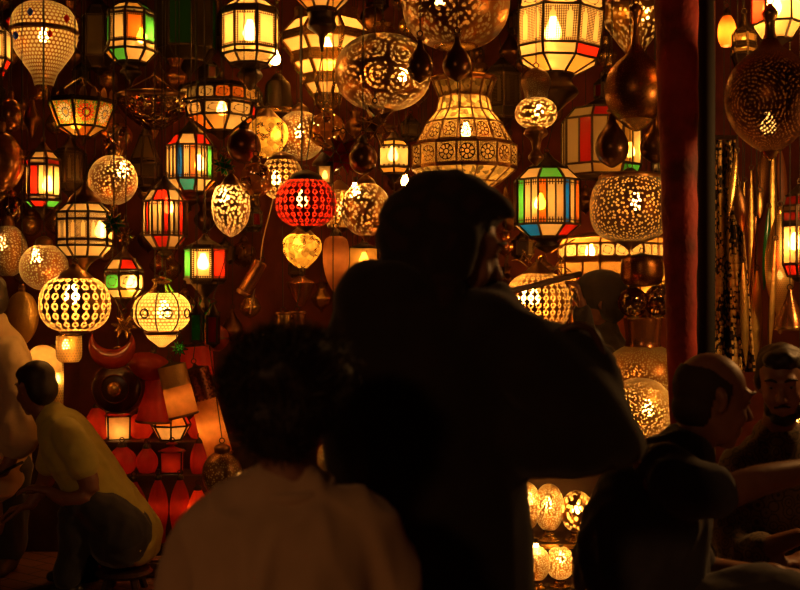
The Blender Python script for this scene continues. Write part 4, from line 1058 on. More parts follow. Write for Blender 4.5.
# ------------------------------------------------------------------ cords: up to whatever hangs above, else to the canopy rail
RAIL_Z = 3.42
for (root, x, y, zt, rad, zb, corded) in list(HUNG):
    if not corded: continue
    top = RAIL_Z; hit = None
    for (r2, x2, y2, zt2, rad2, zb2, _) in HUNG:
        if r2 is root or zb2 < zt-.02: continue
        if math.hypot(x-x2, y-y2) < rad2*1.0+.01: 
            if zb2 < top: hit = (x2, y2, zb2); top = zb2-.012
    if top-zt < .004: continue
    wtop = root.location + root.rotation_euler.to_matrix() @ Vector((0, 0, zt-root.location.z))
    end = Vector((wtop.x, wtop.y, top))
    if hit is not None and math.hypot(hit[0]-x, hit[1]-y) < .8*(hit[2]-zt): end = Vector((hit[0], hit[1], hit[2]-.012))   # hooked under the piece above
    M = (Matrix.Translation(root.location) @ root.rotation_euler.to_matrix().to_4x4()).inverted()
    b = MB(); b.bar(M @ wtop, M @ end, .0028, 5)
    b.build('hanging_cord', CORD, root)

# ------------------------------------------------------------------ posts
def post(name, label, px, Y, hw, m, wrap):
    s = Y/F; x = (px-CX)*s; r = hw*s
    root = empty(name, (x, Y, 0), label, 'post')
    b = MB(); n = 60
    tp = (lambda z: min(1.05, .6+.4*max(z-.9, 0)/1.6)) if wrap else (lambda z: 1)
    pr = [(r*tp(3.4*i/n)*(1+(.03*math.sin(i*1.9)+.02*math.sin(i*.7) if wrap else .01*math.sin(i*.5))), 3.4*i/n) for i in range(n+1)]
    b.lathe(pr, 28, cap0=True, cap1=True); o = b.build('shaft', m, root, True)
    if wrap: o.rotation_euler = (0, -.016, 0); o.location = (.022, 0, 0)
    b = MB(); b.lathe([(r*1.25, 0), (r*1.25, .06), (r*1.05, .09)], 24); b.build('base', IRON, root, True)
    return root
m, nt, out = newmat('worn_red_cloth'); oc = objco(nt)
nz = noise_tex(nt, oc, 7, 5)
p = principled(nt, ramp(nt, nz.outputs[0], [(.30, (.12, .014, .010)), (.55, (.42, .03, .018)), (.72, (.55, .05, .025))]), .75)
wvn = noise_tex(nt, oc, 40, 2); bump(nt, wvn.outputs[0], .4, .01, p)
nt.links.new(p.outputs[0], out.inputs[0]); REDC = m
post('red_post', 'post wrapped in faded dark red cloth holding up the stall canopy', 681, 4.35, 21.5, REDC, True)
post('black_post', 'black post standing close beside the red cloth-wrapped post', 706, 4.6, 9, plain('black_paint', (.004, .002, .0015), .8), False)

# ------------------------------------------------------------------ kerb blocks and clutter at floor level
m, nt, out = newmat('stone_block'); nz = noise_tex(nt, objco(nt), 30, 5)
p = principled(nt, ramp(nt, nz.outputs[0], [(.3, (.10, .05, .03)), (.7, (.30, .16, .10))]), .8); bump(nt, nz.outputs[0], .5, .02, p)
nt.links.new(p.outputs[0], out.inputs[0]); STONE = m
xs = W(96, 295, 5.55).x; s_ = 5.55/F
for i in range(5):
    wd = [19, 27, 23, 25, 24][i]*s_
    bm = bmesh.new(); bmesh.ops.create_cube(bm, size=1)
    for v in bm.verts: v.co = Vector((v.co.x*wd*.96, v.co.y*.12, v.co.z*.085))
    bmesh.ops.bevel(bm, geom=bm.edges[:], offset=.012, segments=2, affect='EDGES')
    me = bpy.data.meshes.new('kerb_block'); bm.to_mesh(me); bm.free(); me.materials.append(STONE)
    for v in me.vertices: v.co += noise.noise_vector(v.co*18+Vector((i*7, 0, 0)))*.004
    o = bpy.data.objects.new('kerb_block', me); COL.objects.link(o); o.location = (xs+wd/2, 5.55, .0425); xs += wd
    o.rotation_euler = (0, 0, .04*math.sin(i*3))
    tag(o, 'rough stone block in the short kerb in front of the lamp bench', 'block', 'kerb blocks before the lamp bench')
# ------------------------------------------------------------------ setting
def structure(name, mb, m): return tag(mb.build(name, m), kind='structure')
m, nt, out = newmat('floor_bricks')
tc = objco(nt); mp = nt.nodes.new('ShaderNodeMapping'); mp.inputs['Rotation'].default_value = (0, 0, .6); nt.links.new(tc, mp.inputs[0])
br = nt.nodes.new('ShaderNodeTexBrick'); nt.links.new(mp.outputs[0], br.inputs['Vector'])
br.inputs['Color1'].default_value = (.26, .10, .06, 1); br.inputs['Color2'].default_value = (.18, .07, .045, 1); br.inputs['Mortar'].default_value = (.05, .025, .018, 1)
br.inputs['Scale'].default_value = 2.4; br.inputs['Mortar Size'].default_value = .012
p = principled(nt, br.outputs[0], .7); bump(nt, br.outputs['Fac'], -.4, .01, p)
nt.links.new(p.outputs[0], out.inputs[0])
b = MB(); b.quad(Vector((-6, -5, 0)), Vector((6, -5, 0)), Vector((6, 8, 0)), Vector((-6, 8, 0))); structure('floor', b, m)
m, nt, out = newmat('stall_boards')
oc = objco(nt); sp_ = nt.nodes.new('ShaderNodeSeparateXYZ'); nt.links.new(oc, sp_.inputs[0])
X = S(nt, sp_.outputs[0]); gap = ((X*6.0).fract()-.5).abs()
nz = noise_tex(nt, oc, 5, 5); c = ramp(nt, nz.outputs[0], [(.3, (.07, .011, .004)), (.7, (.17, .026, .009))])
p = principled(nt, c, .8); bump(nt, gap < .46, .6, .01, p); nt.links.new(p.outputs[0], out.inputs[0]); BOARD = m
b = MB(); b.box((0, 7.55, 1.75), (7.0, .08, 3.5)); structure('wall_back', b, BOARD)
b = MB(); b.box((-3.46, 6.2, 1.75), (.08, 2.62, 3.5)); structure('wall_left', b, BOARD)
b = MB(); b.box((3.46, 6.2, 1.75), (.08, 2.62, 3.5)); structure('wall_right', b, BOARD)
b = MB(); b.box((0, 5.75, 3.54), (7.0, 3.7, .08)); structure('ceiling', b, BOARD)
for i, y in enumerate((4.9, 5.5, 6.0, 6.5, 7.0)):
    b = MB(); b.bar(Vector((-3.42, y, RAIL_Z+.02)), Vector((3.42, y, RAIL_Z+.02)), .018, 8); structure('trim_%d' % (i+1), b, IRON)
# ------------------------------------------------------------------ people
SKIN_A = skinmat('skin_warm', (.42, .20, .12)); SKIN_B = skinmat('skin_tan', (.34, .15, .085))
HAIRM = plain('black_hair', (.022, .012, .008), .55)
EYEM = plain('eye_white', (.16, .12, .09), .3); IRISM = plain('iris', (.03, .015, .01), .15)

def vfrom(x): return Vector(x)
def tubemesh(b, pts, radii, side=None, seg=16, k=4):
    """smooth closed tube; radii: float or (across, deep) with `side` giving the across direction"""
    P = [tuple(p)+(r if isinstance(r, tuple) else (r, r)) for p, r in zip(pts, radii)]
    P = smoothprof(P, k) if len(P) > 2 else smoothprof([P[0], tuple((a+c)/2 for a, c in zip(P[0], P[1])), P[1]], k)
    C = [Vector(p[:3]) for p in P]; R = [(max(p[3], .002), max(p[4], .002)) for p in P]
    def frame(i):
        d = (C[min(i+1, len(C)-1)] - C[max(i-1, 0)]).normalized()
        u = (side - d*side.dot(d)) if side is not None else d.cross(Vector((.13, .2, 1)))
        if u.length < .05: u = d.cross(Vector((0, 1, .1)))
        u.normalize()
        return d, u, d.cross(u)
    rings = []
    d, u, w = frame(0)
    for t in (1.25, .9, .45): 
        q = math.sin(math.acos(min(1, max(0, t if t < 1 else .999)))) if t < 1 else .12
        rings.append((C[0]-d*t*min(R[0])*.95, R[0][0]*q if t >= 1 else R[0][0]*math.sqrt(1-t*t), R[0][1]*q if t >= 1 else R[0][1]*math.sqrt(1-t*t), u, w))
    for i in range(len(C)):
        d, u, w = frame(i); rings.append((C[i], R[i][0], R[i][1], u, w))
    d, u, w = frame(len(C)-1)
    for t in (.45, .9, 1.0):
        q = math.sqrt(max(1-t*t, .01))
        rings.append((C[-1]+d*t*min(R[-1])*.95, R[-1][0]*q, R[-1][1]*q, u, w))
    # first three were written from the tip inwards; tidy the tip ring
    tip = rings[0]; rings[0] = (C[0]-frame(0)[0]*min(R[0])*.95, R[0][0]*.1, R[0][1]*.1, tip[3], tip[4])
    n = len(b.v)
    for c, ra, rb, u, w in rings:
        for j in range(seg):
            a = 2*PI*j/seg
            b.v.append(c + u*ra*math.cos(a) + w*rb*math.sin(a))
    m = len(rings)
    for i in range(m-1):
        for j in range(seg):
            j2 = (j+1) % seg
            b.f.append((n+i*seg+j, n+i*seg+j2, n+(i+1)*seg+j2, n+(i+1)*seg+j)); b.uv.append([(0, 0)]*4)
    b.f.append(tuple(n+j for j in reversed(range(seg)))); b.uv.append([(0, 0)]*seg)
    b.f.append(tuple(n+(m-1)*seg+j for j in range(seg))); b.uv.append([(0, 0)]*seg)
def ellmesh(b, c, r, M=None, seg=18, rings=12):
    n = len(b.v)
    for i in range(rings+1):
        th = PI*(i if 0 < i < rings else (.04 if i == 0 else rings-.04))/rings
        for j in range(seg):
            a = 2*PI*j/seg
            p = Vector((r[0]*math.sin(th)*math.cos(a), r[1]*math.sin(th)*math.sin(a), r[2]*math.cos(th)))
            b.v.append((M @ p if M is not None else p) + Vector(c))
    for i in range(rings):
        for j in range(seg):
            j2 = (j+1) % seg
            b.f.append((n+i*seg+j, n+(i+1)*seg+j, n+(i+1)*seg+j2, n+i*seg+j2)); b.uv.append([(0, 0)]*4)
    b.f.append(tuple(n+j for j in range(seg))); b.uv.append([(0, 0)]*seg)
    b.f.append(tuple(n+rings*seg+j for j in reversed(range(seg)))); b.uv.append([(0, 0)]*seg)

def fuse(name, b, m, root, voxel=.010, smooth=5, fold=0., fscale=(14, 14, 5), seed=0, rough=0., rscale=60):
    """weld overlapping closed forms into one continuous surface"""
    loc = root.location
    me = bpy.data.meshes.new(name); me.from_pydata([tuple(v-loc) for v in b.v], [], b.f); me.update()
    o = bpy.data.objects.new(name+'_raw', me); COL.objects.link(o)
    r = o.modifiers.new('r', 'REMESH'); r.mode = 'VOXEL'; r.voxel_size = voxel
    if smooth:
        s = o.modifiers.new('s', 'SMOOTH'); s.factor = .5; s.iterations = smooth
    dg = bpy.context.evaluated_depsgraph_get(); dg.update()
    out = bpy.data.meshes.new_from_object(o.evaluated_get(dg))
    bpy.data.objects.remove(o); bpy.data.meshes.remove(me)
    out.name = name
    if fold or rough:
        nor = [v.normal.copy() for v in out.vertices]
        sd = Vector((seed*3.1, seed*1.7, seed*.9))
        for v, nn in zip(out.vertices, nor):
            d = 0
            if fold:
                q = Vector((v.co.x*fscale[0], v.co.y*fscale[1], v.co.z*fscale[2])) + sd
                q += noise.noise_vector(q*.5)*.6
                d += fold*(1-2*abs(noise.noise(q)))
            if rough: d += rough*noise.noise(v.co*rscale+sd)
            v.co += nn*d
    out.polygons.foreach_set('use_smooth', [True]*len(out.polygons))
    out.materials.clear(); out.materials.append(m)
    ob = bpy.data.objects.new(name, out); COL.objects.link(ob); ob.parent = root
    return ob
def paint(o, root, spots):
    """a second material on the faces near given world points (lips, brows)"""
    for m, pts in spots:
        o.data.materials.append(m); idx = len(o.data.materials)-1
        for p in o.data.polygons:
            c = p.center + root.location
            for q, rr in pts:
                if (c-q).length < rr: p.material_index = idx

def headmat(c, yaw, pitch=0., roll=0., sc=1.):
    """face looks along +Y turned by yaw about Z (yaw -90 deg looks along +X); pitch > 0 looks down"""
    return Matrix.Translation(c) @ (Matrix.Rotation(yaw, 4, 'Z') @ Matrix.Rotation(-pitch, 4, 'X') @ Matrix.Rotation(roll, 4, 'Y')) @ Matrix.Scale(sc, 4)
def head(b, H, beard=0.):
    R = H.to_3x3()
    E = lambda c, r: ellmesh(b, H @ Vector(c), r, R)
    s = H.to_scale()[0]
    T = lambda pts, rad: tubemesh(b, [H @ Vector(p) for p in pts], [x*s for x in rad], seg=10)
    E((0, -.012, .035), (.074, .094, .086)); E((0, .018, -.01), (.067, .074, .088)); E((0, .028, -.062), (.054, .060, .052))
    E((0, .066, -.098), (.024, .022, .020)); E((-.035, .06, -.03), (.026, .026, .028)); E((.035, .06, -.03), (.026, .026, .028))
    T([(0, .086, .022), (0, .098, -.002), (0, .112, -.024)], [.008, .010, .014]); E((-.011, .100, -.030), (.010, .012, .008)); E((.011, .100, -.030), (.010, .012, .008))
    T([(-.046, .072, .034), (-.022, .088, .036), (0, .089, .030), (.022, .088, .036), (.046, .072, .034)], [.009, .011, .009, .011, .009])
    E((-.031, .076, .012), (.014, .012, .011)); E((.031, .076, .012), (.014, .012, .011))
    T([(-.022, .080, -.062), (0, .092, -.058), (.022, .080, -.062)], [.005, .008, .005]); T([(-.018, .079, -.071), (0, .089, -.073), (.018, .079, -.071)], [.005, .009, .005])
    for k in (-1, 1):
        T([(k*.074, -.012, -.028), (k*.080, -.004, -.01), (k*.084, -.014, .012), (k*.080, -.022, .028)], [.007, .010, .013, .009])
def eyes(H, root):
    s = H.to_scale()[0]
    for k in (-1, 1):
        b = MB(); ellmesh(b, H @ Vector((k*.031, .0815, .013)) - root.location, (.0085*s, .0085*s, .0065*s), None, 10, 8); o = b.build('eye', EYEM, root, True)
        b = MB(); ellmesh(b, H @ Vector((k*.031, .0885, .013)) - root.location, (.0035*s, .003*s, .0035*s), None, 8, 6); b.build('iris', IRISM, o, True)
        b = MB(); tubemesh(b, [H @ Vector(p) - root.location for p in ((k*.014, .098, .036), (k*.03, .096, .043), (k*.05, .080, .036))], [.0035*s, .005*s, .003*s], seg=8); b.build('eyebrow', HAIRM, root, True)
def hand(b, wrist, direction, palm_n, curl=.5, side=1, sc=1.):
    d = Vector(direction).normalized(); nrm = Vector(palm_n); nrm = (nrm - d*nrm.dot(d)).normalized(); s = d.cross(nrm)*side
    w = Vector(wrist)
    tubemesh(b, [w-d*.02, w+d*.03*sc, w+d*.085*sc], [(.024*sc, .019*sc), (.036*sc, .017*sc), (.041*sc, .015*sc)], side=s, seg=12)
    for i, (off, L) in enumerate(((-.030, .062), (-.010, .076), (.011, .071), (.030, .056))):
        p = w + d*.075*sc + s*off*sc
        a = 0; pts = [p]
        for seg_ in (.45, .32, .23):
            a += curl*.75
            p = p + (d*math.cos(a) + nrm*math.sin(a))*L*seg_*1.25*sc; pts.append(p)
        tubemesh(b, pts, [.0098*sc, .009*sc, .0082*sc, .0065*sc], seg=8, k=3)
    p = w + d*.022*sc - s*.028*sc
    tubemesh(b, [p, p + (d*.5 - s*.75 + nrm*.25)*.036*sc, p + (d*.9 - s*.75 + nrm*.5)*.062*sc, p + (d*1.2 - s*.45 + nrm*.6)*.08*sc], [.014*sc, .012*sc, .0105*sc, .008*sc], seg=8, k=3)
def limb(b, pts, rad): tubemesh(b, pts, rad, seg=14)
def strands(name, src, m, root, n, length, width=.0012, zmin=None, seed=1, up=.2):
    """loose short hairs standing off a hair cap"""
    rn = random.Random(seed); b = MB(); vs = src.data.vertices
    for _ in range(n):
        v = vs[rn.randrange(len(vs))]
        if zmin is not None and v.co.z < zmin: continue
        nn = v.normal.copy(); t = Vector((rn.gauss(0, 1), rn.gauss(0, 1), rn.gauss(0, 1))); t = (t - nn*t.dot(nn)).normalized()
        L = length*rn.uniform(.4, 1.2); p = v.co - nn*.003
        q = p + nn*L*.45 + t*L*.45 + Vector((0, 0, up*L)); e = q + nn*L*.15 + t*L*.5 - Vector((0, 0, L*.3))
        sd = t.cross(nn)*width
        k = len(b.v); b.v += [p-sd, p+sd, q+sd*.7, q-sd*.7, e]
        b.f += [(k, k+1, k+2, k+3), (k+3, k+2, k+4)]; b.uv += [[(0, 0)]*4, [(0, 0)]*3]
    return b.build(name, m, root)
def shoe(name, root, ankle, direction, m, sc=1., bare=False):
    d = Vector(direction); d.z = 0; d.normalize(); a = Vector(ankle)
    b = MB(); g = Vector((a.x, a.y, 0))
    tubemesh(b, [g - d*.05*sc + Vector((0, 0, .045)), g + d*.05*sc + Vector((0, 0, .04)), g + d*.17*sc + Vector((0, 0, .03))], [(.036*sc, .042), (.042*sc, .038), (.036*sc, .026)], side=d.cross(Vector((0, 0, 1))), seg=14)
    tubemesh(b, [g + Vector((0, 0, .03)), g + Vector((0, 0, .10))], [.042*sc, .044*sc], seg=12)
    return fuse(name, b, m, root, .008, 3)

def standing_legs(b, hipz, xc, yc, gap, rad, fz=.09, sc=1.):
    out = []
    for k in (-1, 1):
        limb(b, [Vector((xc+k*gap, yc, hipz)), Vector((xc+k*gap*1.02, yc+.01, hipz*.52)), Vector((xc+k*gap, yc, fz))], [rad, rad*.72, rad*.5])
        out.append(Vector((xc+k*gap, yc, fz)))
    return out

# ---------------- the boy in front, seen from behind
Y = 1.78
root = empty('person', (W(288, 295, Y).x, Y, 0), 'boy with tousled dark hair in a cream crew-neck top, seen from behind', 'person')
q = lambda px, py, dy=0.: W(px, py, Y+dy)
cx0 = root.location.x
H = headmat(q(289, 402, .01), math.radians(-8), .08, 0, .88)
b = MB(); head(b, H)
limb(b, [q(288, 440), q(288, 470), q(288, 500)], [(.047, .05), (.048, .05), (.065, .055)])
tubemesh(b, [q(288, 492), q(288, 530), q(288, 600), q(288, 690), q(288, 760)], [(.06, .045), (.118, .06), (.12, .07), (.12, .08), (.13, .09)], side=Vector((1, 0, 0)))
for k, sx, ex, hx in ((-1, 205, 178, 186), (1, 373, 398, 392)):
    limb(b, [q(288+(sx-288)*.5, 516), q(288+(sx-288)*.88, 540), q(ex, 640, .02), q(hx, 735, -.06)], [.030, .034, .034, .024])
    hand(b, q(hx, 737, -.062), Vector((0, -.35, -1)), Vector((-k, 0, 0)), .45, k, .8)
hipz = q(0, 745).z
ank = standing_legs(b, hipz, cx0, Y, .068, .075)
body = fuse('body', b, SKIN_A, root, .0075, 4)
eyes(H, root)
b = MB()
R3 = H.to_3x3()
for c, r in (((0, -.022, .040), (.119, .115, .092)), ((0, -.045, .0), (.094, .085, .085)), ((-.045, -.03, .02), (.055, .07, .075)), ((.045, -.03, .02), (.055, .07, .075)), ((0, -.062, -.055), (.062, .05, .05)), ((.02, .03, .065), (.085, .075, .06)), ((-.035, .02, .06), (.075, .07, .06))):
    ellmesh(b, H @ Vector(c), [x*1.0 for x in r], R3)
hair = fuse('hair', b, HAIRM, root, .009, 3, rough=.012, rscale=26)
strands('loose_hair', hair, HAIRM, hair, 5200, .030, .0009, up=.25)
CREAM = cloth('cream_jersey', (.66, .44, .26), (.56, .37, .21))
b = MB()
tubemesh(b, [q(288, 493), q(288, 502), q(288, 526), q(288, 575), q(288, 640), q(288, 715), q(288, 770)], [(.074, .058), (.095, .066), (.148, .085), (.160, .100), (.156, .105), (.162, .11), (.168, .115)], side=Vector((1, 0, 0)))
for k, sx, ex in ((-1, 206, 184), (1, 374, 395)):
    limb(b, [q(288+(sx-288)*.45, 503), q(288+(sx-288)*.9, 532), q(sx*.5+ex*.5, 580, .01), q(ex, 632, .02)], [.040, .050, .052, .050])
shirt = fuse('shirt', b, CREAM, root, .008, 5, .013, (17, 17, 3.4), 2)
b = MB(); s_ = Y/F
pts = [Vector((.070*math.cos(a), .062*math.sin(a), (.012*math.sin(a)))) + q(288, 485) - root.location for a in [2*PI*i/24 for i in range(25)]]
tubemesh(b, pts[:-1]+[pts[0]], [(.0065, .010)]*25, seg=8, k=1); b.build('collar', CREAM, shirt, True)
b = MB()
for k in (-1, 1): limb(b, [Vector((cx0+k*.06, Y, hipz+.06)), Vector((cx0+k*.07, Y, hipz*.55)), Vector((cx0+k*.07, Y, .10))], [.088, .07, .06])
tubemesh(b, [Vector((cx0, Y, hipz+.12)), Vector((cx0, Y, hipz-.03))], [(.125, .095), (.14, .10)], side=Vector((1, 0, 0)))
fuse('trousers', b, cloth('dark_trousers', (.05, .045, .05)), root, .010, 4, .004)
for a in ank: shoe('shoe', root, a, (0, 1, 0), plain('black_leather', (.02, .015, .012), .4), .85)

# ---------------- the woman in the dark coat and headscarf
Y = 2.25
q = lambda px, py, dy=0.: W(px, py, Y+dy)
root = empty('person', (q(440, 0).x, Y, 0), 'woman in a dark patterned headscarf and long black coat, one arm held out', 'person')
yaw = math.radians(-78)
H = headmat(q(452, 250, .0), yaw, .30, 0, .98)
b = MB(); head(b, H)
limb(b, [q(440, 285), q(435, 320), q(428, 350)], [.055, .056, .07])
tubemesh(b, [q(425, 340), q(425, 400), q(430, 480), q(432, 570), q(432, 640)], [(.09, .08), (.16, .12), (.15, .12), (.15, .12), (.17, .14)], side=Vector((1, 0, 0)))
limb(b, [q(480, 345, -.05), q(530, 380, -.10), q(575, 428, -.10), q(600, 442, -.05)], [.05, .05, .038, .026])
hand(b, q(601, 443, -.05), Vector((.3, .9, -.1)), Vector((0, .3, -1)), .6, 1, .9)
limb(b, [q(372, 345, .03), q(350, 430, .02), q(356, 530, -.02), q(372, 600, -.08)], [.055, .05, .038, .026])
hand(b, q(372, 602, -.08), Vector((.1, -.3, -1)), Vector((1, 0, 0)), .5, -1, .9)
cx0 = q(432, 0).x; hipz = q(0, 645).z
ank = standing_legs(b, hipz, cx0, Y, .09, .085)
body = fuse('body', b, SKIN_A, root, .0085, 4)
eyes(H, root)
COAT = cloth('black_wool', (.020, .013, .011), (.012, .008, .007)); SCARF = cloth('patterned_scarf', (.030, .013, .009), (.014, .008, .006), pat='leafy')
b = MB()
for px, py, rx, ry, rz in ((446, 222, .100, .105, .098), (420, 226, .085, .09, .085), (404, 236, .056, .075, .066), (440, 195, .078, .08, .050), (466, 208, .078, .075, .058)):
    ellmesh(b, q(px, py, .015), (rx, ry, rz))
tubemesh(b, [q(455, 192, 0), q(484, 200, -.01), q(506, 210, -.01), q(514, 214, -.01)], [(.07, .045), (.065, .030), (.045, .014), (.022, .005)], side=Vector((0, 1, 0)))
tubemesh(b, [q(470, 205), q(446, 250), q(438, 290), q(440, 318)], [(.075, .06), (.088, .075), (.088, .075), (.098, .08)], side=Vector((0, 1, 0)))
tubemesh(b, [q(425, 240), q(412, 262), q(420, 300), q(425, 325)], [.075, .066, .078, .09])
for k in (-1, 1): ellmesh(b, H @ Vector((k*.072, -.012, -.01)), (.034, .050, .075), H.to_3x3())
ellmesh(b, q(462, 305, -.015), (.06, .07, .045)); ellmesh(b, q(484, 295, .0), (.030, .06, .030))
# open a window for the face: keep the scarf behind the face plane
fwd = (H.to_3x3() @ Vector((0, 1, 0))).normalized()
scarf = fuse('headscarf', b, SCARF, root, .008, 4, .004, (16, 16, 16), 5)
bmx = bmesh.new(); bmx.from_mesh(scarf.data)
Hi = H.inverted(); dele = []
for f in bmx.faces:
    p = Hi @ (f.calc_center_median() + root.location)
    if p.y > .034 and -.112 < p.z < .052 and abs(p.x) < .066 + .02*(p.z < 0): dele.append(f)
bmesh.ops.delete(bmx, geom=dele, context='FACES'); bmx.to_mesh(scarf.data); bmx.free()
md = scarf.modifiers.new('thick', 'SOLIDIFY'); md.thickness = .006
b = MB()
tubemesh(b, [q(430, 300), q(428, 318), q(426, 345), q(428, 400), q(436, 470), q(438, 560), q(438, 660), q(440, 800), q(440, 900)],
    [(.10, .09), (.15, .10), (.185, .13), (.192, .15), (.185, .155), (.192, .16), (.20, .17), (.21, .18), (.22, .19)], side=Vector((1, 0, 0)))
ellmesh(b, q(372, 302, .02), (.075, .10, .085)); ellmesh(b, q(402, 288, .0), (.085, .10, .06)); ellmesh(b, q(488, 325, -.02), (.085, .11, .075)); ellmesh(b, q(498, 305, .01), (.036, .07, .045))
limb(b, [q(380, 310, .03), q(358, 380, .03), q(362, 470, .0), q(372, 570, -.06)], [.085, .082, .072, .06])
# sleeve held out to the side, the cloth hanging from it
limb(b, [q(490, 335, -.03), q(535, 366, -.08), q(575, 400, -.10), q(607, 434, -.08), q(620, 442, -.05)], [.085, .088, .084, .066, .050])
limb(b, [q(540, 345, -.06), q(568, 350, -.08), q(592, 368, -.08), q(608, 408, -.08)], [.040, .046, .046, .040])
limb(b, [q(480, 420, -.02), q(520, 437, -.06), q(560, 441, -.09), q(590, 446, -.09)], [.075, .074, .070, .062])
coat = fuse('coat', b, COAT, root, .010, 5, .006, (9, 9, 4), 4)
b = MB(); limb(b, [q(551, 337, -.10), q(572, 326, -.115), q(590, 329, -.115), q(600, 345, -.11), q(606, 372, -.10)], [.006, .008, .008, .008, .006]); b2 = MB(); b2.v = [v-root.location for v in b.v]; b2.f = b.f; b2.uv = b.uv
b2.build('sleeve_highlight', plain('brown_leather', (.10, .045, .025), .45), root, True)  # brown tube standing in for the highlight along the raised sleeve's edge
for a in ank: shoe('shoe', root, a, (1, .2, 0), plain('black_leather', 0), .95)

# ---------------- the balding man in the blue-grey shirt, seated, reaching out
Y = 3.05
q = lambda px, py, dy=0.: W(px, py, Y+dy)
root = empty('person', (q(660, 0).x, Y, 0), 'balding man in a blue-grey shirt seated with one bare forearm stretched out', 'person')
H = headmat(q(712, 400, 0), math.radians(-80), .22, 0, 1.06)
b = MB(); head(b, H)
limb(b, [q(700, 425), q(688, 450), q(672, 480)], [.060, .062, .075])
tubemesh(b, [q(672, 470), q(655, 510), q(648, 570), q(655, 625), q(660, 660)], [(.09, .10), (.125, .17), (.125, .16), (.135, .155), (.14, .17)], side=Vector((1, 0, 0)))
limb(b, [q(660, 480, -.14), q(690, 496, -.20), q(714, 497, -.22), q(755, 482, -.20), q(798, 472, -.14), q(826, 468, -.10)], [.055, .052, .046, .042, .034, .027])
hand(b, q(828, 468, -.10), Vector((1, .35, .05)), Vector((0, 0, -1)), .45, 1)
limb(b, [q(655, 485, .16), q(690, 560, .22), q(740, 575, .18), q(775, 572, .12)], [.055, .048, .04, .028])
hand(b, q(777, 572, .12), Vector((1, -.2, -.1)), Vector((0, 0, -1)), .5, -1)
kz = q(0, 606).z
for k, dy in ((-1, -.11), (1, .12)):
    limb(b, [q(655, 645, dy), q(720, 615, dy*1.2), q(785, 604, dy*1.3), Vector((q(778, 0).x, Y+dy*1.3, .45)), Vector((q(772, 0).x, Y+dy*1.3, .09))], [.095, .08, .062, .058, .042])
body = fuse('body', b, SKIN_B, root, .0085, 4)
eyes(H, root)
b = MB()
ellmesh(b, H @ Vector((0, -.013, .033)), (.0785, .099, .090), H.to_3x3(), 40, 30); ellmesh(b, H @ Vector((0, -.03, -.03)), (.066, .072, .06), H.to_3x3(), 30, 20)
hr = fuse('hair', b, plain('cropped_hair', (.045, .022, .014), .8), root, .006, 3, rough=.0015)
bmx = bmesh.new(); bmx.from_mesh(hr.data); Hi = H.inverted()
dele = []
for f in bmx.faces:
    c_ = Hi @ (f.calc_center_median() + root.location)
    if c_.z > .075 - max(0, c_.y+.05)*.5 or c_.y > .012 or (c_.z < .0 and c_.y > -.03): dele.append(f)
bmesh.ops.delete(bmx, geom=dele, context='FACES'); bmx.to_mesh(hr.data); bmx.free()
BLUE = cloth('blue_grey_cotton', (.085, .085, .11), (.06, .06, .08))
b = MB()
tubemesh(b, [q(684, 452), q(672, 470), q(656, 505), q(644, 560), q(648, 610), q(652, 645)], [(.085, .09), (.115, .15), (.150, .20), (.165, .20), (.165, .19), (.17, .19)], side=Vector((1, 0, 0)))
limb(b, [q(664, 470, -.12), q(686, 488, -.19), q(712, 492, -.22)], [.075, .074, .066])
limb(b, [q(660, 475, .14), q(680, 530, .21), q(695, 560, .22)], [.075, .07, .062])
ellmesh(b, q(692, 450, 0), (.045, .085, .05))
limb(b, [q(655, 470, -.03), q(640, 500, -.05), q(622, 560, -.03), q(628, 630, 0)], [.09, .12, .13, .12])
fuse('shirt', b, BLUE, root, .010, 4, .010, (13, 13, 8), 7)
b = MB()
for k, dy in ((-1, -.11), (1, .12)):
    limb(b, [q(650, 648, dy), q(720, 612, dy*1.2), q(782, 600, dy*1.3), Vector((q(782, 0).x, Y+dy*1.3, .42)), Vector((q(776, 0).x, Y+dy*1.3, .13))], [.115, .10, .083, .075, .066])
tubemesh(b, [q(640, 650, -.1), q(640, 650, .1)], [.13, .13])
fuse('trousers', b, cloth('grey_trousers', (.09, .08, .075)), root, .010, 4, .005)
for dy in (-.143, .156): shoe('shoe', root, Vector((q(772, 0).x, Y+dy, .09)), (1, 0, 0), plain('black_leather', 0), 1.)
def stool(label, c, top, hw):
    r = empty('stool', (c[0], c[1], 0), label, 'stool')
    b = MB(); b.lathe(smoothprof([(.002, top-.03), (hw, top-.03), (hw, top), (.002, top)], 2), 24); b.build('seat', WOOD, r)
    for i in range(4):
        a = PI/4+i*PI/2
        b = MB(); b.bar(Vector((hw*.95*math.cos(a), hw*.95*math.sin(a), 0)), Vector((hw*.7*math.cos(a), hw*.7*math.sin(a), top-.03)), .018, 6); b.build('leg', WOOD, r)
stool('round wooden stool under the balding man in blue-grey', (q(645, 0).x, Y), q(0, 650).z-.18, .17)

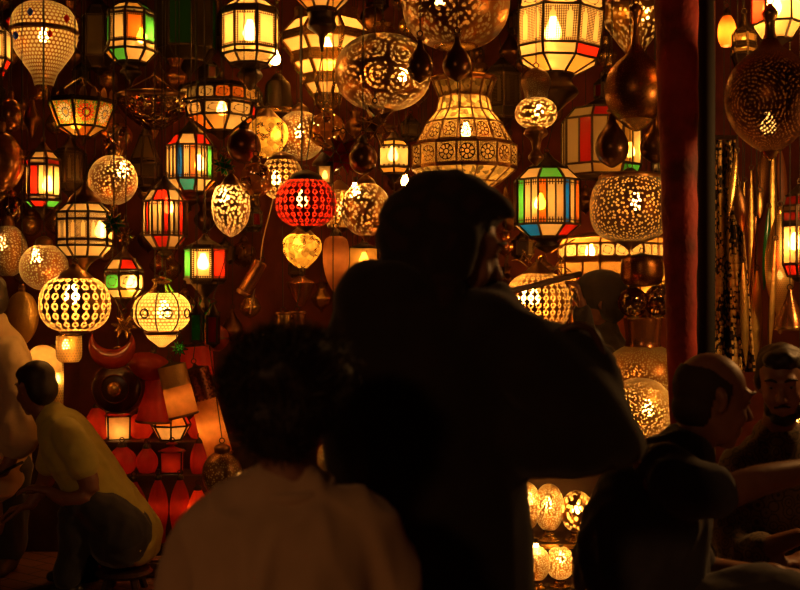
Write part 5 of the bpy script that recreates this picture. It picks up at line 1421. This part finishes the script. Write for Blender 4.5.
# ---------------- the dark-haired bearded man at the frame edge
Y = 3.9
q = lambda px, py, dy=0.: W(px, py, Y+dy)
root = empty('person', (q(782, 0).x, Y, 0), 'dark-haired man with a short beard and patterned shirt at the frame edge', 'person')
H = headmat(q(782, 384, 0), math.radians(160), .22, .05, 1.05)
b = MB(); head(b, H)
limb(b, [q(780, 415, .01), q(778, 440, .03), q(778, 465, .04)], [.058, .06, .08])
tubemesh(b, [q(778, 452, .05), q(776, 490, .06), q(776, 560, .08), q(778, 640, .10)], [(.10, .08), (.185, .11), (.17, .12), (.16, .13)], side=Vector((1, 0, 0)))
limb(b, [q(742, 465, .04), q(728, 520, .0), q(742, 555, -.12), q(775, 545, -.22), q(800, 536, -.26)], [.055, .05, .044, .036, .028])
hand(b, q(801, 536, -.26), Vector((1, -.2, .1)), Vector((0, 0, -1)), .7, 1)
limb(b, [q(818, 465, .04), q(836, 520, .0), q(822, 556, -.12), q(800, 560, -.20)], [.055, .05, .042, .030])
hand(b, q(799, 560, -.20), Vector((-.8, -.4, 0)), Vector((0, 0, -1)), .6, -1)
for k, x in ((-1, 755), (1, 808)):
    limb(b, [q(x, 650, .10), q(x, 635, -.12), q(x, 628, -.32), Vector((q(x, 0).x, Y-.34, .4)), Vector((q(x, 0).x, Y-.30, .09))], [.095, .08, .062, .056, .04])
body = fuse('body', b, SKIN_B, root, .0085, 4)
eyes(H, root)
b = MB()
for c, r in (((0, -.03, .062), (.083, .092, .072)), ((0, -.06, .01), (.080, .06, .08)), ((0, .045, .098), (.060, .045, .034)), ((-.072, -.02, .02), (.015, .04, .05)), ((.072, -.02, .02), (.015, .04, .05))): ellmesh(b, H @ Vector(c), r, H.to_3x3())
hr = fuse('hair', b, HAIRM, root, .008, 3, rough=.007, rscale=30)
b = MB()
for c, r in (((0, .055, -.098), (.044, .036, .030)), ((-.045, .025, -.075), (.018, .04, .034)), ((.045, .025, -.075), (.018, .04, .034))): ellmesh(b, H @ Vector(c), r, H.to_3x3())
tubemesh(b, [H @ Vector((-.026, .083, -.056)), H @ Vector((0, .098, -.048)), H @ Vector((.026, .083, -.056))], [.005, .007, .005])
fuse('beard', b, HAIRM, root, .006, 2, rough=.002)
b = MB()
tubemesh(b, [q(778, 436, .04), q(778, 452, .05), q(776, 490, .06), q(776, 560, .08), q(778, 640, .10)], [(.085, .075), (.15, .10), (.21, .135), (.20, .145), (.19, .155)], side=Vector((1, 0, 0)))
limb(b, [q(742, 468, .04), q(727, 515, .0), q(740, 552, -.11), q(762, 550, -.18)], [.078, .072, .062, .055])
limb(b, [q(818, 468, .04), q(838, 515, .0), q(825, 552, -.10)], [.078, .072, .06])
fuse('shirt', b, cloth('olive_patterned', (.20, .13, .06), (.07, .05, .03), pat='paisley'), root, .010, 4, .010, (12, 12, 5), 9)
b = MB()
for k, x in ((-1, 755), (1, 808)):
    limb(b, [q(x, 652, .12), q(x, 634, -.12), q(x, 627, -.32), Vector((q(x, 0).x, Y-.34, .4)), Vector((q(x, 0).x, Y-.30, .12))], [.11, .098, .08, .072, .062])
tubemesh(b, [q(755, 655, .12), q(808, 655, .12)], [.12, .12])
fuse('trousers', b, cloth('dark_trousers', 0), root, .010, 4, .005)
for x in (755, 808): shoe('shoe', root, Vector((q(x, 0).x, Y-.30, .09)), (0, -1, 0), plain('black_leather', 0), 1.)
stool('round wooden stool under the dark-haired bearded man', (q(780, 0).x, Y+.13), q(0, 655).z-.165, .18)

# ---------------- the shopkeeper with the stick, behind the stand
Y = 6.27
q = lambda px, py, dy=0.: W(px, py, Y+dy)
root = empty('person', (q(604, 0).x, Y, 0), 'dark figure in a close cap among the lamps, a thin stick before the face', 'person')
H = headmat(q(598, 303, 0), math.radians(82), .12, 0, 1.22)
b = MB(); head(b, H)
limb(b, [q(602, 326), q(606, 340), q(607, 356)], [.066, .066, .085])
tubemesh(b, [q(606, 350), q(607, 380), q(606, 430), q(606, 480)], [(.10, .12), (.13, .19), (.13, .18), (.14, .17)], side=Vector((1, 0, 0)))
limb(b, [q(604, 362, -.18), q(592, 395, -.32), q(586, 345, -.44), q(581, 302, -.50)], [.055, .048, .04, .028])
hand(b, q(580.5, 301, -.50), Vector((-.25, -.1, 1)), Vector((-1, 0, 0)), 1.0, 1)
for dy in (.2,):
    limb(b, [q(606, 362, dy*.9), q(602, 410, dy*1.1), q(585, 425, dy*.9-.04), q(570, 410, dy*.6-.08)], [.055, .048, .04, .028])
    hand(b, q(569, 409, dy*.6-.08), Vector((-1, 0, .5)), Vector((0, -dy, 0)), .8, 1 if dy < 0 else -1)
ank = standing_legs(b, q(0, 485).z, q(606, 0).x, Y, .09, .09)
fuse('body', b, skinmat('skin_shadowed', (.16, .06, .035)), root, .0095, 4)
eyes(H, root)
b = MB()
for c, r in (((0, -.018, .050), (.087, .108, .086)), ((0, -.055, .0), (.084, .068, .085)), ((0, .045, .072), (.070, .05, .04))): ellmesh(b, H @ Vector(c), [x*1.2 for x in r], H.to_3x3())
fuse('cap', b, cloth('dark_knit', (.014, .006, .004)), root, .009, 3, .002)
b = MB()
tubemesh(b, [q(604, 332), q(605, 345), q(607, 372), q(606, 430), q(606, 500)], [(.085, .09), (.12, .15), (.145, .22), (.145, .21), (.16, .20)], side=Vector((1, 0, 0)))
limb(b, [q(604, 358, -.17), q(592, 393, -.32), q(587, 345, -.44), q(582, 312, -.49)], [.078, .066, .054, .046])
for dy in (.2,): limb(b, [q(606, 358, dy*.85), q(602, 410, dy*1.1), q(587, 424, dy*.92-.03), q(577, 415, dy*.7-.06)], [.078, .068, .056, .048])
fuse('jacket', b, cloth('black_jacket', (.020, .012, .010)), root, .011, 4, .007)
b = MB()
for k in (-1, 1): limb(b, [Vector((q(606, 0).x+k*.08, Y, q(0, 480).z)), Vector((q(606, 0).x+k*.09, Y, .45)), Vector((q(606, 0).x+k*.09, Y, .12))], [.11, .085, .07])
fuse('trousers', b, cloth('dark_trousers', 0), root, .011, 4, .004)
for a in ank: shoe('shoe', root, a, (-1, 0, 0), plain('black_leather', 0), 1.)
r = empty('thin_stick', W(572, 276, 5.70), 'thin dark stick held level before the capped figure\'s face', 'stick')
b = MB(); b.bar(Vector((0, 0, 0)), W(500, 294, 5.42)-r.location, .016, 8); b.build('shaft', plain('stick_wood', (.06, .025, .012), .5), r)
b = MB(); b.bar(Vector((0, 0, 0)), W(580, 274, 5.74)-r.location, .016, 8); b.build('end_cap', IRON, r)

# ---------------- the crouching man in the green and yellow T-shirt
Y = 5.25
q = lambda px, py, dy=0.: W(px, py, Y+dy)
root = empty('person', (q(85, 0).x, Y, 0), 'crouching man in a yellow-green T-shirt and jeans before the red lamps', 'person')
H = headmat(q(35, 389, .0), math.radians(52), .20, 0, 1.0)
b = MB(); head(b, H)
limb(b, [q(42, 408), q(50, 425), q(62, 445)], [.056, .058, .075])
tubemesh(b, [q(58, 430, .0), q(72, 455, .0), q(95, 490, .0), q(115, 525, .0), q(122, 540, 0)], [(.09, .11), (.105, .165), (.105, .15), (.11, .15), (.12, .16)], side=Vector((.8, 0, .6)))
limb(b, [q(62, 436, -.14), q(76, 452, -.18), q(90, 490, -.20), q(70, 500, -.20), q(50, 492, -.16)], [.05, .055, .046, .038, .026])
hand(b, q(49, 491, -.16), Vector((-1, 0, .2)), Vector((0, 0, -1)), .5, 1)
limb(b, [q(56, 440, .14), q(46, 480, .20), q(30, 505, .16)], [.05, .044, .028])
hand(b, q(29, 506, .16), Vector((-1, 0, -.2)), Vector((0, 0, -1)), .5, -1)
for k, dy in ((-1, -.13), (1, .14)):
    limb(b, [q(122, 540, dy*.8), q(104, 515, dy*1.1), q(76, 512, dy*1.2), q(74, 545, dy*1.2), Vector((q(76, 0).x, Y+dy*1.2, .09))], [.10, .085, .062, .056, .042])
body = fuse('body', b, SKIN_B, root, .0085, 4)
eyes(H, root)
b = MB()
for c, r in (((0, -.025, .052), (.083, .098, .082)), ((0, -.06, .0), (.08, .06, .088)), ((0, .025, .078), (.070, .06, .045))): ellmesh(b, H @ Vector(c), r, H.to_3x3())
fuse('hair', b, HAIRM, root, .008, 3, rough=.002, rscale=40)
b = MB()
tubemesh(b, [q(52, 417, .0), q(60, 428, .0), q(75, 453, .0), q(100, 490, .0), q(124, 524, .0), q(134, 538, 0)], [(.075, .08), (.11, .14), (.128, .20), (.130, .185), (.135, .19), (.135, .195)], side=Vector((.8, 0, .6)))
limb(b, [q(66, 432, -.13), q(76, 448, -.185), q(83, 466, -.20)], [.07, .076, .068])
limb(b, [q(58, 438, .13), q(50, 465, .19)], [.07, .065])
fuse('shirt', b, cloth('yellow_green_jersey', (.72, .62, .12), (.60, .52, .10)), root, .009, 4, .007, (12, 12, 9), 3)
b = MB()
for k, dy in ((-1, -.13), (1, .14)):
    limb(b, [q(124, 534, dy*.8), q(104, 513, dy*1.1), q(76, 508, dy*1.2), q(75, 545, dy*1.2), Vector((q(77, 0).x, Y+dy*1.2, .11))], [.115, .10, .080, .070, .064])
tubemesh(b, [q(120, 535, -.1), q(120, 535, .1)], [.15, .15])
fuse('jeans', b, cloth('dark_denim', (.05, .05, .055), (.035, .035, .045)), root, .009, 4, .006, (14, 14, 10), 6)
for dy in (-.156, .168): shoe('shoe', root, Vector((q(76, 0).x, Y+dy, .09)), (-1, 0, 0), plain('black_leather', 0), 1.)
stool('very low wooden stool under the crouching man', (q(124, 0).x, Y), q(0, 540).z-.135, .12)

# ---------------- the person in the cream robe at the frame edge
Y = 5.65
q = lambda px, py, dy=0.: W(px, py, Y+dy)
root = empty('person', (q(-8, 0).x, Y, 0), 'person in a loose cream shirt at the frame edge, holding a dark slab', 'person')
H = headmat(q(-14, 300, 0), math.radians(60), .1, 0, 1.0)
b = MB(); head(b, H)
limb(b, [q(-12, 318), q(-10, 335), q(-8, 350)], [.056, .058, .08])
tubemesh(b, [q(-8, 345), q(-6, 380), q(-8, 450), q(-8, 520)], [(.10, .10), (.16, .14), (.14, .13), (.14, .13)], side=Vector((1, 0, 0)))
limb(b, [q(16, 358, -.10), q(22, 410, -.18), q(12, 455, -.26), q(2, 472, -.28)], [.055, .046, .038, .026])
hand(b, q(1, 473, -.28), Vector((-.4, -.6, .1)), Vector((.3, 0, 1)), .7, 1)
limb(b, [q(-32, 358, .08), q(-44, 420, .0), q(-30, 465, -.14)], [.055, .046, .028])
hand(b, q(-29, 466, -.15), Vector((.6, -.6, 0)), Vector((0, 0, 1)), .6, -1)
ank = standing_legs(b, q(0, 520).z, q(-8, 0).x, Y, .09, .085)
fuse('body', b, SKIN_B, root, .0085, 4); eyes(H, root)
b = MB()
for c, r in (((0, -.025, .052), (.083, .098, .082)), ((0, -.06, .0), (.08, .06, .088))): ellmesh(b, H @ Vector(c), r, H.to_3x3())
fuse('hair', b, HAIRM, root, .008, 3, rough=.004, rscale=40)
b = MB()
tubemesh(b, [q(-10, 326), q(-8, 342), q(-6, 375), q(-8, 440), q(-8, 478)], [(.09, .09), (.15, .13), (.19, .17), (.185, .17), (.19, .18)], side=Vector((1, 0, 0)))
limb(b, [q(8, 352, -.06), q(22, 395, -.16), q(18, 440, -.24)], [.085, .085, .095]); limb(b, [q(-28, 356, .06), q(-44, 420, 0), q(-36, 450, -.1)], [.085, .08, .08])
fuse('loose_shirt', b, cloth('cream_robe', (.85, .60, .32), (.72, .48, .24)), root, .011, 4, .012, (10, 10, 4), 12)
b = MB()
for k in (-1, 1): limb(b, [Vector((q(-8, 0).x+k*.08, Y, q(0, 470).z)), Vector((q(-8, 0).x+k*.09, Y, .4)), Vector((q(-8, 0).x+k*.09, Y, .12))], [.13, .10, .085])
fuse('trousers', b, cloth('dark_trousers', 0), root, .011, 4, .005)
for a in ank: shoe('shoe', root, a, (0, -1, 0), plain('brown_leather', 0), 1.)
r = empty('dark_slab', q(8, 470, -.36), 'thin dark slab held by the person in the cream shirt', 'tablet')
b = MB(); b.box((0, 0, 0), (.13, .10, .012), Matrix.Rotation(-.5, 3, 'Y')); b.build('case', plain('black_plastic', (.02, .012, .012), .3), r)
b = MB(); b.box((.003, 0, .008), (.11, .085, .004), Matrix.Rotation(-.5, 3, 'Y')); b.build('screen', plain('dark_screen', (.01, .006, .008), .1), r)
# ------------------------------------------------------------------ camera, light, colour
cam = bpy.data.cameras.new('camera'); cam.lens = 50; cam.sensor_width = 36
co = bpy.data.objects.new('camera', cam); COL.objects.link(co); co.location = (0, 0, CAM_Z); co.rotation_euler = (PI/2, 0, 0)
cam.dof.use_dof = True; cam.dof.focus_distance = 5.8; cam.dof.aperture_fstop = 4.5
cam.clip_start = .05
scene.camera = co
w = bpy.data.worlds.new('night'); scene.world = w; w.use_nodes = True
bg = w.node_tree.nodes['Background']; bg.inputs[0].default_value = (.5, .22, .10, 1); bg.inputs[1].default_value = .012
def lamp(name, loc, energy, rad, col):
    l = bpy.data.lights.new(name, 'POINT'); l.energy = energy; l.shadow_soft_size = rad; l.color = col
    o = bpy.data.objects.new(name, l); COL.objects.link(o); o.location = loc
lamp('lamp_across_lane', (-2.2, -2.9, 3.0), 85, .25, (1, .42, .14))
lamp('lamp_next_stall', (2.35, 4.25, 2.0), 48, .12, (1, .45, .12))
scene.view_settings.view_transform = 'Standard'; scene.view_settings.look = 'None'
scene.view_settings.exposure = 0.0; scene.view_settings.gamma = 1.0; scene.view_settings.use_curve_mapping = False
c = scene.cycles
c.max_bounces = 6; c.diffuse_bounces = 3; c.glossy_bounces = 3; c.transmission_bounces = 5; c.transparent_max_bounces = 14
c.caustics_reflective = False; c.caustics_refractive = False; c.sample_clamp_indirect = 4.0; c.sample_clamp_direct = 0
c.use_denoising = True
try: c.denoiser = 'OPENIMAGEDENOISE'
except Exception: pass
c.use_light_tree = True
